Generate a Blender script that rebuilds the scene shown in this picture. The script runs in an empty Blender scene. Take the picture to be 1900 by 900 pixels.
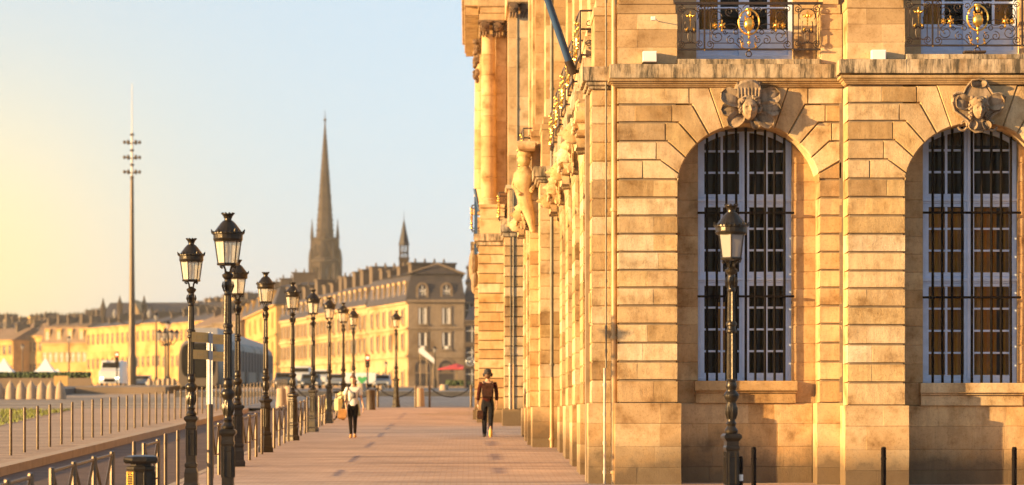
import bpy, bmesh, math, random
from mathutils import Vector, Matrix
R = math.radians
C = bpy.context.scene.collection
S = bpy.context.scene
random.seed(7)
# ---------------------------------------------------------------- camera
F, HX, HY, CH = 5190.0, 870.0, 773.0, 2.2
def K(d): return F / d
def px(x, d): return (x - HX) * d / F
def pz(y, d): return CH + (HY - y) * d / F
def P(x, y, d): return Vector((px(x, d), d, pz(y, d)))
cam = bpy.data.cameras.new('camera'); camo = bpy.data.objects.new('camera', cam); C.objects.link(camo)
camo.location = (0, 0, CH); camo.rotation_euler = (R(90), 0, 0)
cam.sensor_width = 36; cam.lens = 36 * F / 1900
cam.shift_x = (950 - HX) / 1900; cam.shift_y = (HY - 450) / 1900
cam.clip_start = 0.5; cam.clip_end = 20000
cam.dof.use_dof = True; cam.dof.focus_distance = 47.0; cam.dof.aperture_fstop = 1.9
S.camera = camo
# ---------------------------------------------------------------- light and sky
SUN_AZ, SUN_EL = 20.0, 9.0
sd = Vector((-math.cos(R(SUN_AZ)) * math.cos(R(SUN_EL)), -math.sin(R(SUN_AZ)) * math.cos(R(SUN_EL)), math.sin(R(SUN_EL))))
sl = bpy.data.lights.new('sun', 'SUN'); sl.energy = 5.0; sl.angle = R(0.5); sl.color = (1.0, 0.64, 0.26)
so = bpy.data.objects.new('sun', sl); C.objects.link(so); so.rotation_euler = (-sd).to_track_quat('-Z', 'Y').to_euler()
w = bpy.data.worlds.new('World'); S.world = w; w.use_nodes = True
nt = w.node_tree; N = nt.nodes; L = nt.links
bg = N['Background']; bg.inputs[1].default_value = 1.0
sky = N.new('ShaderNodeTexSky'); sky.sky_type = 'NISHITA'; sky.sun_disc = False
sky.sun_elevation = R(SUN_EL); sky.sun_rotation = math.atan2(sd.x, sd.y)
sky.air_density = 1.0; sky.dust_density = 1.5; sky.ozone_density = 1.5
def wmath(op, a, b=None, c=None):
    n = N.new('ShaderNodeMath'); n.operation = op
    for i, v in enumerate((a, b, c)):
        if v is None: continue
        if isinstance(v, (int, float)): n.inputs[i].default_value = v
        else: L.new(v, n.inputs[i])
    return n.outputs[0]
def wvec(op, a, b):
    n = N.new('ShaderNodeVectorMath'); n.operation = op
    for i, v in enumerate((a, b)):
        if isinstance(v, (tuple, Vector)): n.inputs[i].default_value = tuple(v)
        elif v is not None: L.new(v, n.inputs[i])
    return n
SKYK = 0.037
sc = wvec('SCALE', sky.outputs[0], None); sc.inputs['Scale'].default_value = SKYK
geo = N.new('ShaderNodeNewGeometry')
gdir = wvec('NORMALIZE', geo.outputs['Incoming'], None)
# Incoming on the world points back at the camera: flip it
fl = wvec('SCALE', gdir.outputs[0], None); fl.inputs['Scale'].default_value = -1.0
sep = N.new('ShaderNodeSeparateXYZ'); L.new(fl.outputs[0], sep.inputs[0])
# pale morning veil, thickest towards the horizon all the way round
el = wmath('MAXIMUM', sep.outputs[2], 0.0)
veil = wmath('POWER', 2.718, wmath('MULTIPLY', el, -0.5))
vlow = wmath('POWER', 2.718, wmath('MULTIPLY', el, -17.0))
def colmul(fac, col):
    n = N.new('ShaderNodeVectorMath'); n.operation = 'SCALE'; n.inputs[0].default_value = col; L.new(fac, n.inputs['Scale']); return n.outputs[0]
VEIL = (0.134, 0.168, 0.211); LOWC = (-0.09, -0.07, -0.01)
a1 = wvec('ADD', sc.outputs[0], colmul(veil, VEIL))
a2 = wvec('ADD', a1.outputs[0], colmul(vlow, LOWC))
# golden dawn glow low on the left
gd = Vector((-math.sin(R(10.6)), math.cos(R(10.6)), math.tan(R(3.0)))).normalized()
dt = wvec('DOT_PRODUCT', fl.outputs[0], gd)
om = wmath('SUBTRACT', 1.0, dt.outputs['Value'])
g1 = wmath('POWER', 2.718, wmath('MULTIPLY', om, -1.0 / 0.0018))
g2 = wmath('POWER', 2.718, wmath('MULTIPLY', om, -1.0 / 0.0062))
a3 = wvec('ADD', a2.outputs[0], colmul(g1, (0.12, 0.05, -0.05)))
a4 = wvec('ADD', a3.outputs[0], colmul(g2, (0.04, 0.0, -0.06)))
mx = wvec('MAXIMUM', a4.outputs[0], (0.0, 0.0, 0.0))
L.new(mx.outputs[0], bg.inputs[0])
S.view_settings.view_transform = 'Standard'; S.view_settings.look = 'None'
S.view_settings.exposure = 1.7; S.view_settings.gamma = 1.0
S.cycles.max_bounces = 6; S.cycles.diffuse_bounces = 3; S.cycles.volume_bounces = 0; S.cycles.transparent_max_bounces = 16
S.cycles.caustics_reflective = False; S.cycles.caustics_refractive = False

# ---------------------------------------------------------------- terrain
GP = [(-50, -1.09), (0, 0.0), (175, 3.815), (400, 6.4), (9000, 6.4)]
def gz(d):
    for (a, za), (b, zb) in zip(GP, GP[1:]):
        if d <= b: return za + (zb - za) * (d - a) / (b - a)
    return GP[-1][1]

# ---------------------------------------------------------------- mesh helper
class MB:
    def __init__(s): s.v = []; s.f = []; s.m = []; s.cm = 0
    def add(s, vs, fs):
        n = len(s.v); s.v += [Vector(p) for p in vs]
        for f in fs: s.f.append(tuple(i + n for i in f)); s.m.append(s.cm)
    def box(s, x0, x1, y0, y1, z0, z1, T=None):
        vs = [(x0,y0,z0),(x1,y0,z0),(x1,y1,z0),(x0,y1,z0),(x0,y0,z1),(x1,y0,z1),(x1,y1,z1),(x0,y1,z1)]
        if T: vs = [T(*p) for p in vs]
        s.add(vs, [(0,3,2,1),(4,5,6,7),(0,1,5,4),(1,2,6,5),(2,3,7,6),(3,0,4,7)])
    def ring(s, x0, x1, y0, y1, z0, z1, c, T=None):      # block with its top and bottom arrises cut back
        vs = []
        for z, i in ((z0, c), (z0 + c, 0), (z1 - c, 0), (z1, c)):
            vs += [(x0+i,y0+i,z),(x1-i,y0+i,z),(x1-i,y1-i,z),(x0+i,y1-i,z)]
        if T: vs = [T(*p) for p in vs]
        fs = [(3,2,1,0),(12,13,14,15)]
        for k in range(3):
            for j in range(4): a = k*4+j; b = k*4+(j+1) % 4; fs.append((a, b, b+4, a+4))
        s.add(vs, fs)
    def tube(s, pts, r, n=6, closed=False, flat=None):
        pts = [Vector(p) for p in pts]; m = len(pts); rr = r if isinstance(r, (list, tuple)) else [r]*m
        up = Vector((0.013, 0.021, 1)); vs = []
        for i, p in enumerate(pts):
            if closed: d = pts[(i+1) % m] - pts[i-1]
            else: d = pts[min(i+1, m-1)] - pts[max(i-1, 0)]
            d.normalize()
            u = up if abs(d.z) < 0.95 else Vector((1, 0.01, 0.02))
            a = d.cross(u).normalized(); b = a.cross(d).normalized()
            for k in range(n):
                t = 2*math.pi*k/n; vs.append(p + a*math.cos(t)*rr[i] + b*math.sin(t)*rr[i])
        fs = []
        for i in range(m if closed else m-1):
            for k in range(n):
                j = (i+1) % m; fs.append((i*n+k, i*n+(k+1) % n, j*n+(k+1) % n, j*n+k))
        if not closed: fs += [tuple(range(n))[::-1], tuple(range((m-1)*n, m*n))]
        s.add(vs, fs)
    def bar(s, a, b, r, n=6): s.tube([a, b], r, n)
    def lathe(s, prof, c=(0,0,0), n=12, ph=0.0, sq=False):
        vs = []; c = Vector(c)
        for r, z in prof:
            for k in range(n):
                t = 2*math.pi*(k+ph)/n; q = r * (1.0/math.cos(math.pi/4) if sq else 1.0)
                vs.append(c + Vector((q*math.cos(t), q*math.sin(t), z)))
        fs = []; m = len(prof)
        for i in range(m-1):
            for k in range(n): fs.append((i*n+k, i*n+(k+1) % n, (i+1)*n+(k+1) % n, (i+1)*n+k))
        fs += [tuple(range(n))[::-1], tuple(range((m-1)*n, m*n))]
        s.add(vs, fs)
    def sq(s, prof, c=(0,0,0)): s.lathe(prof, c, 4, 0.5, True)
    def ball(s, c, rx, ry=None, rz=None, n=10, m=7, M=None, fn=None):
        ry = ry or rx; rz = rz or rx; vs = []; c = Vector(c)
        for i in range(m+1):
            th = math.pi*i/m
            for k in range(n):
                t = 2*math.pi*k/n
                q = Vector((math.sin(th)*math.cos(t), math.sin(th)*math.sin(t), math.cos(th)))
                q = Vector((q.x*rx, q.y*ry, q.z*rz))
                if fn: q = fn(q)
                if M: q = M @ q
                vs.append(c + q)
        fs = [(i*n+k, i*n+(k+1) % n, (i+1)*n+(k+1) % n, (i+1)*n+k) for i in range(m) for k in range(n)]
        s.add(vs, fs)
    def prism(s, poly, w0, w1, T, ins=0.0, dep=None):      # poly in (u,v); w0 back, w1 front
        n = len(poly); dep = ins if dep is None else dep
        vs = [T(u, v, w0) for u, v in poly] + [T(u, v, w1-dep) for u, v in poly]
        fs = [(i, (i+1) % n, n+(i+1) % n, n+i) for i in range(n)]
        if ins > 0:
            A = sum(poly[i][0]*poly[(i+1) % n][1]-poly[(i+1) % n][0]*poly[i][1] for i in range(n)); sg = 1 if A > 0 else -1
            ip = []
            for i in range(n):
                p0 = Vector(poly[i-1]); p = Vector(poly[i]); p1 = Vector(poly[(i+1) % n])
                d0 = (p-p0).normalized(); d1 = (p1-p).normalized()
                n0 = Vector((-d0.y, d0.x))*sg; n1 = Vector((-d1.y, d1.x))*sg
                b = n0+n1
                b = b/max(b.dot(n0), 0.35) if b.length > 1e-6 else n0
                ip.append(p+b*ins)
            vs += [T(q.x, q.y, w1) for q in ip]
            fs += [(n+i, n+(i+1) % n, 2*n+(i+1) % n, 2*n+i) for i in range(n)] + [tuple(range(2*n, 3*n))]
        else: fs += [tuple(range(n, 2*n))]
        fs += [tuple(range(n))[::-1]]
        s.add(vs, fs)
    def stone(s, u0, u1, v0, v1, w0, w1, ch, cv, T):       # dressed stone, deep bed joints, fine head joints
        if u0 > u1: u0, u1 = u1, u0
        vs = [T(u,v,w0) for u,v in ((u0,v0),(u1,v0),(u1,v1),(u0,v1))]
        q_ = ch*.5 if ch > .018 else 0; dq = ch*2.6 if ch > .018 else ch
        vs += [T(u,v,w1-dq) for u,v in ((u0,v0+q_),(u1,v0+q_),(u1,v1-q_),(u0,v1-q_))]
        vs += [T(u,v,w1-cv*.3) for u,v in ((u0,v0+ch*.8),(u1,v0+ch*.8),(u1,v1-ch*.8),(u0,v1-ch*.8))]
        j = lambda: random.uniform(-.004, .003)
        vs += [T(u,v,w1+j()) for u,v in ((u0+cv,v0+ch+cv*.5),(u1-cv,v0+ch+cv*.5),(u1-cv,v1-ch-cv*.5),(u0+cv,v1-ch-cv*.5))]
        fs = [(3,2,1,0),(12,13,14,15)]
        for k in range(3):
            for q in range(4): a = k*4+q; b = k*4+(q+1) % 4; fs.append((a, b, b+4, a+4))
        s.add(vs, fs)
    def mesh(s, name, mat, org=Vector((0,0,0)), smooth=False):
        me = bpy.data.meshes.new(name); me.from_pydata([tuple(p-org) for p in s.v], [], s.f)
        mats = mat if isinstance(mat, (list, tuple)) else [mat]
        for m in mats: me.materials.append(m)
        if len(mats) > 1: me.polygons.foreach_set('material_index', s.m)
        bm = bmesh.new(); bm.from_mesh(me); bmesh.ops.recalc_face_normals(bm, faces=bm.faces[:]); bm.to_mesh(me); bm.free()
        if smooth:
            me.polygons.foreach_set('use_smooth', [True]*len(me.polygons))
            try: me.set_sharp_from_angle(angle=R(38))
            except Exception: pass
        me.update(); return me
    def build(s, name, mat, parent=None, smooth=False, **kw):
        org = Vector((0,0,0)); r = parent
        while r: org = org + r.location; r = r.parent
        o = bpy.data.objects.new(name, s.mesh(name, mat, org, smooth)); C.objects.link(o)
        if parent: o.parent = parent
        for k, v in kw.items(): o[k] = v
        return o
def thing(name, label, cat, loc=(0,0,0), group=None):
    o = bpy.data.objects.new(name, None); C.objects.link(o); o.location = loc; o.empty_display_size = .3
    o['label'] = label; o['category'] = cat
    if group: o['group'] = group
    return o
def tag(o, label, cat, group=None):
    o['label'] = label; o['category'] = cat
    if group: o['group'] = group
    return o
def dup(root, loc, rz=0.0, label=None, sc=1.0):
    def cp(o, par):
        c = o.copy(); C.objects.link(c); c.parent = par
        for ch in list(o.children): cp(ch, c)
        return c
    r = cp(root, None); r.location = loc; r.rotation_euler = (0, 0, rz); r.scale = (sc, sc, sc)
    if label: r['label'] = label
    return r

# ---------------------------------------------------------------- materials
def newmat(name):
    m = bpy.data.materials.new(name); m.use_nodes = True; return m, m.node_tree.nodes, m.node_tree.links
def mixc(N, L, fac, a, b, mode='MIX'):
    n = N.new('ShaderNodeMix'); n.data_type = 'RGBA'; n.blend_type = mode
    for s_, v in ((n.inputs[0], fac), (n.inputs[6], a), (n.inputs[7], b)):
        if isinstance(v, (int, float)): s_.default_value = v
        elif isinstance(v, tuple): s_.default_value = v if len(v) == 4 else v+(1,)
        else: L.new(v, s_)
    return n.outputs[2]
def noise(N, L, vec, scale, det=4, rough=.6):
    n = N.new('ShaderNodeTexNoise'); n.inputs['Scale'].default_value = scale; n.inputs['Detail'].default_value = det; n.inputs['Roughness'].default_value = rough
    L.new(vec, n.inputs['Vector']); return n.outputs['Fac']
def ramp(N, L, fac, st):
    n = N.new('ShaderNodeValToRGB'); e = n.color_ramp.elements
    while len(e) < len(st): e.new(.5)
    for q, (p, c) in zip(e, st): q.position = p; q.color = (c if isinstance(c, tuple) else (c,c,c))+(1,)
    L.new(fac, n.inputs[0]); return n.outputs[0]
def simple(name, col, rough=.6, metal=0.0, var=.25, scale=6.0, bump=.15, bscale=40.0, spec=.5):
    m, N, L = newmat(name); b = N['Principled BSDF']; b.inputs['Roughness'].default_value = rough; b.inputs['Metallic'].default_value = metal
    b.inputs['Specular IOR Level'].default_value = spec
    g = N.new('ShaderNodeNewGeometry').outputs['Position']
    f = ramp(N, L, noise(N, L, g, scale), [(.3, 1-var), (.7, 1+var*.4)])
    L.new(mixc(N, L, 1.0, col, f, 'MULTIPLY'), b.inputs['Base Color'])
    if bump:
        bu = N.new('ShaderNodeBump'); bu.inputs['Strength'].default_value = bump; bu.inputs['Distance'].default_value = .01
        L.new(noise(N, L, g, bscale), bu.inputs['Height']); L.new(bu.outputs[0], b.inputs['Normal'])
    return m
def stone_mat(name, cols, dirt=0.0, grime=0.0, bump=.5, obj=True, pit=.5, gs=1.0):
    m, N, L = newmat(name); b = N['Principled BSDF']; b.inputs['Roughness'].default_value = .88; b.inputs['Specular IOR Level'].default_value = .2
    g = N.new('ShaderNodeNewGeometry').outputs['Position']
    oi = N.new('ShaderNodeObjectInfo')
    k = len(cols)
    src = oi.outputs['Random'] if obj else noise(N, L, g, .35, 2)
    col = ramp(N, L, src, [(i/(k-1) if obj else .3+.4*i/(k-1), c) for i, c in enumerate(cols)])
    col = mixc(N, L, 1.0, col, ramp(N, L, noise(N, L, g, 2.2*gs, 6, .62), [(.30, (.50,.41,.31)), (.43, (.86,.80,.72)), (.54, (1.02,1.0,.98)), (.72, (1.16,1.14,1.10))]), 'MULTIPLY')
    col = mixc(N, L, 1.0, col, ramp(N, L, noise(N, L, g, 26*gs, 5, .7), [(.30, (.72,.68,.62)), (.46, (1,1,1)), (.8, (1.08,1.07,1.05))]), 'MULTIPLY')
    if pit:
        vo = N.new('ShaderNodeTexVoronoi'); vo.inputs['Scale'].default_value = 14*gs; L.new(g, vo.inputs['Vector'])
        pf = ramp(N, L, vo.outputs['Distance'], [(.05, 1.0), (.11, 0.0)])
        pm = N.new('ShaderNodeMath'); pm.operation = 'MULTIPLY'; L.new(pf, pm.inputs[0])
        L.new(ramp(N, L, noise(N, L, g, 3.1*gs, 2), [(.52, 0.0), (.62, pit)]), pm.inputs[1])
        col = mixc(N, L, pm.outputs[0], col, (.10,.075,.05))
    if dirt:   # rising damp stains above the pavement
        sp = N.new('ShaderNodeSeparateXYZ'); L.new(g, sp.inputs[0])
        gy = N.new('ShaderNodeMath'); gy.operation = 'MULTIPLY_ADD'; L.new(sp.outputs[1], gy.inputs[0]); gy.inputs[1].default_value = -.0218; L.new(sp.outputs[2], gy.inputs[2])
        ad = N.new('ShaderNodeMath'); ad.operation = 'MULTIPLY_ADD'; L.new(noise(N, L, g, 1.1, 6, .65), ad.inputs[0]); ad.inputs[1].default_value = 1.7; 
        iv = N.new('ShaderNodeMath'); iv.operation = 'MULTIPLY'; L.new(gy.outputs[0], iv.inputs[0]); iv.inputs[1].default_value = -1.0
        L.new(iv.outputs[0], ad.inputs[2])
        col = mixc(N, L, ramp(N, L, ad.outputs[0], [(.05, 0.0), (.55, dirt)]), col, (.085,.060,.038))
    if grime:  # run-off streaks: noise stretched downwards
        mp = N.new('ShaderNodeMapping'); mp.inputs['Scale'].default_value = (5.5, 5.5, .9); L.new(g, mp.inputs[0])
        gm = ramp(N, L, noise(N, L, mp.outputs[0], 1.6, 8, .72), [(.43, 0.0), (.60, grime)])
        col = mixc(N, L, gm, col, (.045,.038,.028))
    L.new(col, b.inputs['Base Color'])
    bu = N.new('ShaderNodeBump'); bu.inputs['Strength'].default_value = bump; bu.inputs['Distance'].default_value = .013
    h = N.new('ShaderNodeMath'); h.operation = 'ADD'; L.new(noise(N, L, g, 9*gs, 8, .75), h.inputs[0]); L.new(noise(N, L, g, 55*gs, 3, .6), h.inputs[1])
    L.new(h.outputs[0], bu.inputs['Height']); L.new(bu.outputs[0], b.inputs['Normal'])
    return m
CREAM = [(.56,.43,.28), (.42,.285,.15), (.61,.51,.38), (.50,.37,.20), (.33,.225,.125), (.58,.46,.32), (.52,.37,.19), (.63,.54,.43), (.45,.31,.18), (.58,.46,.31), (.37,.25,.13), (.60,.47,.31)]
CREAM = [(r_, g_*.95, b_*.83) for r_, g_, b_ in CREAM]
M = {}
M['stone'] = stone_mat('limestone', CREAM, dirt=.8, pit=.75, grime=.20, bump=.7)
M['smooth_stone'] = stone_mat('limestone_smooth', [(.52,.365,.20), (.39,.255,.13), (.55,.41,.245), (.46,.31,.16), (.34,.225,.115)], dirt=.85, pit=.4, bump=.35)
M['band'] = stone_mat('limestone_weathered', [(.50,.39,.27), (.44,.34,.22), (.54,.44,.32)], grime=.92, pit=.5)
M['carved'] = stone_mat('limestone_carved', [(.34,.25,.165), (.30,.22,.15)], grime=.6, pit=.0, bump=.35)
M['recess'] = stone_mat('limestone_ochre_bounce', [(.52,.34,.17), (.45,.28,.125), (.50,.35,.19), (.42,.27,.13), (.54,.38,.20)], dirt=.85, pit=.6, bump=.6, grime=.18)  # warm light bouncing inside the window recesses is painted into this ochre
M['joint'] = simple('joint_mortar', (.22,.16,.10), .95, var=.3, bump=.2)
M['paint'] = simple('grey_white_window_paint', (.52,.62,.82), .5, var=.12, bump=.05)
M['iron'] = simple('black_iron', (.005,.003,.003), .7, 0, var=.3, bump=.1, spec=.06)
M['rust_iron'] = simple('dark_wrought_iron', (.045,.028,.020), .5, .4, var=.4, bump=.1)
M['gold'] = simple('gilding', (.85,.52,.12), .28, .95, var=.35, scale=25, bump=.2)
M['lamp_iron'] = simple('lamp_green_black_iron', (.034,.025,.016), .33, .55, var=.35, scale=9, bump=.25, bscale=30)
M['post_iron'] = simple('post_bronze_paint', (.085,.055,.030), .42, .45, var=.3, bump=.1)
M['zinc'] = simple('steel_pole', (.36,.34,.33), .45, .4, var=.15, bump=.05)
M['pipe'] = simple('ochre_painted_pipe', (.42,.25,.10), .45, 0, var=.4, scale=3, bump=.1)
M['pipe_dark'] = simple('dark_weathered_pipe', (.16,.13,.085), .5, 0, var=.4, scale=3, bump=.1)
M['pipe_white'] = simple('pale_conduit', (.60,.50,.38), .5, 0, var=.3)
M['white_box'] = simple('white_plastic', (.72,.70,.66), .4, 0, var=.06, bump=0)
M['blue'] = simple('blue_flagpole_paint', (.018,.055,.14), .45, 0, var=.15, bump=.05)
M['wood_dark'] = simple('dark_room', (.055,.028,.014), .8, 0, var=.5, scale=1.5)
M['curtain_and_reflection'] = simple('amber_curtain_and_reflection', (.85,.52,.13), .8, 0, var=.25, scale=2)  # bright amber also stands in for sunlight reflected in the panes
M['curtain_and_reflection2'] = simple('pale_blind', (.30,.27,.24), .8, 0, var=.15, scale=2)
M['pot'] = simple('brown_planter', (.06,.035,.018), .55, 0, var=.4)
def glass_mat(name, tint, mixf, col, rough=.03):
    m, N, L = newmat(name); out = N['Material Output']; b = N['Principled BSDF']
    b.inputs['Base Color'].default_value = col+(1,); b.inputs['Roughness'].default_value = rough; b.inputs['Specular IOR Level'].default_value = .6
    t = N.new('ShaderNodeBsdfTransparent'); t.inputs[0].default_value = tint+(1,)
    mx = N.new('ShaderNodeMixShader'); mx.inputs[0].default_value = mixf
    L.new(t.outputs[0], mx.inputs[1]); L.new(b.outputs[0], mx.inputs[2]); L.new(mx.outputs[0], out.inputs[0]); return m
M['glass'] = glass_mat('window_glass', (.90,.84,.74), .14, (.015,.012,.01))
M['lamp_glass'] = glass_mat('lamp_glass', (.97,.93,.85), .24, (.80,.78,.72), .25)
M['lamp_milk'] = glass_mat('lamp_glass_milky', (.85,.82,.78), .45, (.42,.40,.38), .3)
M['far_glass'] = simple('far_window_glass', (.040,.030,.022), .2, 0, var=.5, scale=1.2, bump=0)
M['far_white'] = simple('far_white_joinery', (.62,.58,.52), .6, 0, var=.1, bump=0)
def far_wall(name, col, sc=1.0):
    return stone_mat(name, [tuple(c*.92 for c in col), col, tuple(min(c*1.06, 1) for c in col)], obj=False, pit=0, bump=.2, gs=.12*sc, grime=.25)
M['quay'] = far_wall('quay_limestone', (.45,.315,.17))
M['quay_grey'] = far_wall('quay_limestone_grey_shade', (.20,.155,.115))  # greyer, darker quay stone; on the corner house front it carries painted shade
M['quay_far'] = far_wall('quay_limestone_far', (.50,.315,.115))
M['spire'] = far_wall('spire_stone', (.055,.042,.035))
M['carved_dark'] = stone_mat('limestone_carved_sooty', [(.22,.14,.085), (.17,.105,.06)], grime=.6, pit=0, bump=.3)
M['slate'] = simple('slate_roof', (.034,.026,.025), .6, 0, var=.35, scale=.8, bump=.3, bscale=3)
M['tile_roof'] = simple('clay_tile_roof', (.17,.105,.06), .8, 0, var=.4, scale=.5, bump=.3, bscale=2)
M['chimney'] = simple('chimney_render', (.11,.078,.055), .9, 0, var=.4, scale=.4)
# ---------------------------------------------------------------- ground surfaces
def sheet(name, rows, mat, dz, kerb=0.0, **kw):
    """rows: (D, x0, x1) strips following the rising quay"""
    mb = MB(); n = len(rows)
    vs = []
    for d, a, b in rows: vs += [(a, d, gz(d)+dz), (b, d, gz(d)+dz)]
    mb.add(vs, [(2*i, 2*i+1, 2*i+3, 2*i+2) for i in range(n-1)])
    if kerb:
        for sgn in (0, 1):
            v2 = []
            for i in range(n): p = vs[2*i+sgn]; v2 += [p, (p[0], p[1], p[2]-kerb)]
            mb.add(v2, [(2*i, 2*i+1, 2*i+3, 2*i+2) for i in range(n-1)])
        mb.add([vs[0], vs[1], (vs[1][0], vs[1][1], vs[1][2]-kerb), (vs[0][0], vs[0][1], vs[0][2]-kerb)], [(0,1,2,3)])
    me = mb.mesh(name, mat); o = bpy.data.objects.new(name, me); C.objects.link(o)
    o['kind'] = 'structure'
    for k, v in kw.items(): o[k] = v
    return o
def rows(d0, d1, a, b):
    ds = [d0] + [d for d, z in GP if d0 < d < d1] + [d1]
    f = lambda v, d: v(d) if callable(v) else v
    return [(d, f(a, d), f(b, d)) for d in ds]
def paving(name, c1, c2, mortar, bw, bh, sc=1.0, bump=.4, rot=0.0, patch=.25, ms=.012):
    m, N, L = newmat(name); b = N['Principled BSDF']; b.inputs['Roughness'].default_value = .8; b.inputs['Specular IOR Level'].default_value = .2
    g = N.new('ShaderNodeNewGeometry').outputs['Position']
    mp = N.new('ShaderNodeMapping'); mp.inputs['Rotation'].default_value = (0, 0, rot); L.new(g, mp.inputs[0])
    br = N.new('ShaderNodeTexBrick'); br.inputs['Scale'].default_value = sc; br.inputs['Brick Width'].default_value = bw; br.inputs['Row Height'].default_value = bh
    br.inputs['Mortar Size'].default_value = ms; br.inputs['Mortar Smooth'].default_value = .3; br.inputs['Bias'].default_value = 0
    br.inputs['Color1'].default_value = c1+(1,); br.inputs['Color2'].default_value = c2+(1,); br.inputs['Mortar'].default_value = mortar+(1,)
    L.new(mp.outputs[0], br.inputs['Vector'])
    col = mixc(N, L, 1.0, br.outputs['Color'], ramp(N, L, noise(N, L, g, .45, 6, .65), [(.3, (1-patch, 1-patch, 1-patch)), (.7, (1.12, 1.1, 1.08))]), 'MULTIPLY')
    m2 = N.new('ShaderNodeMapping'); m2.inputs['Scale'].default_value = (.12, 1.0, 1.0); L.new(g, m2.inputs[0])
    col = mixc(N, L, 1.0, col, ramp(N, L, noise(N, L, m2.outputs[0], 1.3, 6, .7), [(.34, (.66,.63,.61)), (.52, (1.0,1.0,1.0)), (.72, (1.18,1.15,1.10))]), 'MULTIPLY')
    L.new(col, b.inputs['Base Color'])
    bu = N.new('ShaderNodeBump'); bu.inputs['Strength'].default_value = bump; bu.inputs['Distance'].default_value = .012
    h = N.new('ShaderNodeMath'); h.operation = 'SUBTRACT'; L.new(noise(N, L, g, 14, 5, .7), h.inputs[0]); L.new(br.outputs['Fac'], h.inputs[1])
    L.new(h.outputs[0], bu.inputs['Height']); L.new(bu.outputs[0], b.inputs['Normal'])
    return m
M['brick_pave'] = paving('salmon_brick_paving', (.48,.355,.275), (.40,.285,.22), (.38,.25,.175), .21, .10, bump=.3)
M['road'] = paving('dark_sett_road', (.17,.105,.07), (.13,.08,.055), (.05,.04,.035), .16, .12, bump=.5)
M['platform'] = paving('tan_slab_paving', (.40,.285,.195), (.34,.24,.16), (.20,.15,.11), .8, .4, bump=.2, patch=.15)
M['setts'] = paving('grey_sett_plaza', (.19,.185,.19), (.24,.22,.21), (.11,.10,.10), 1.1, .75, bump=.5, rot=.18, ms=.06)
M['kerb'] = simple('granite_kerb', (.36,.26,.17), .8, 0, var=.2, scale=3, bump=.2)
M['ground'] = simple('far_ground', (.24,.20,.16), .9, 0, var=.25, scale=.2, bump=.1)
M['asphalt'] = simple('asphalt', (.085,.08,.078), .85, 0, var=.25, scale=.5, bump=.1)
M['tramway'] = simple('tramway_concrete', (.22,.155,.10), .85, 0, var=.3, scale=.25, bump=.1)
M['darkkerb'] = simple('dark_stone_step', (.075,.068,.066), .8, 0, var=.3, scale=2)
M['grass'] = simple('grass_blades', (.17,.19,.03), .8, 0, var=.4, scale=3, bump=0)
sheet('ground', [(-300,-3000,3000),(-50,-3000,3000),(0,-3000,3000),(175,-3000,3000),(400,-3000,3000),(9000,-6000,6000)], M['ground'], -.16)
sheet('road', rows(12, 118, -8.9, -5.0), M['road'], -.10)
sheet('promenade', rows(12, 118, -4.98, 14), M['brick_pave'], 0, .14)
sheet('promenade_kerb', rows(12, 118, -5.12, -4.985), M['kerb'], .004, .16)
sheet('tram_platform', rows(12, 113, -60, -9.22), M['platform'], .06, .25)
sheet('platform_kerb', rows(12, 113, -9.215, -8.9), M['kerb'], .075, .3)
sheet('plaza', rows(118.02, 152, -11.5, 14), M['setts'], -.012)
sheet('tramway', rows(113.05, 150, -160, -11.55), M['tramway'], -.03)
sheet('plaza_step', rows(152.05, 153.2, -16, 14), M['darkkerb'], .24, .5)
sheet('plaza_step', rows(153.22, 156, -16, 14), M['setts'], .26, .5)
sheet('quay_road', rows(156.05, 372, -14, 60), M['asphalt'], -.02)
sheet('quay_pavement', rows(372.1, 392, -30, 60), M['platform'], .12, .3)
sheet('quay_road_edge', rows(150.05, 390, -260, -14.05), M['platform'], -.06)
sheet('stage_platform', rows(165, 190, -23.2, -17.9), M['tramway'], .35, .5)
sheet('stage_platform', rows(158, 176, -27.0, -23.25), M['darkkerb'], .28, .5)
sheet('grass_bed', [(83.3,-24,-14.15),(96,-24,-14.8),(110,-24,-15.6)], M['platform'], .07, .1)
random.seed(3)
g = MB()
for i in range(9000):
    d = random.uniform(83.4, 109.8); lim = -14.15-(d-83.3)*.054
    x = random.uniform(-23.8, lim); h = random.uniform(.05, .12); a = random.uniform(0, 3.14); r = .022
    z = gz(d)+.068
    g.add([(x-r*math.cos(a), d-r*math.sin(a), z), (x+r*math.cos(a), d+r*math.sin(a), z), (x+random.uniform(-.03,.03), d+random.uniform(-.03,.03), z+h)], [(0,1,2)])
go = g.build('grass', M['grass'], kind='stuff'); tag(go, 'short green grass strip beside the tramway behind the thin posts', 'grass')
# rails in the tramway
for i, dd in enumerate((121.0, 122.45, 128.5, 129.95)):
    mb = MB(); mb.box(-150, -12, dd-.04, dd+.04, gz(dd)-.03, gz(dd)-.02)
    o = mb.build('tram_rail', M['zinc']); o['kind'] = 'structure'

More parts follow.
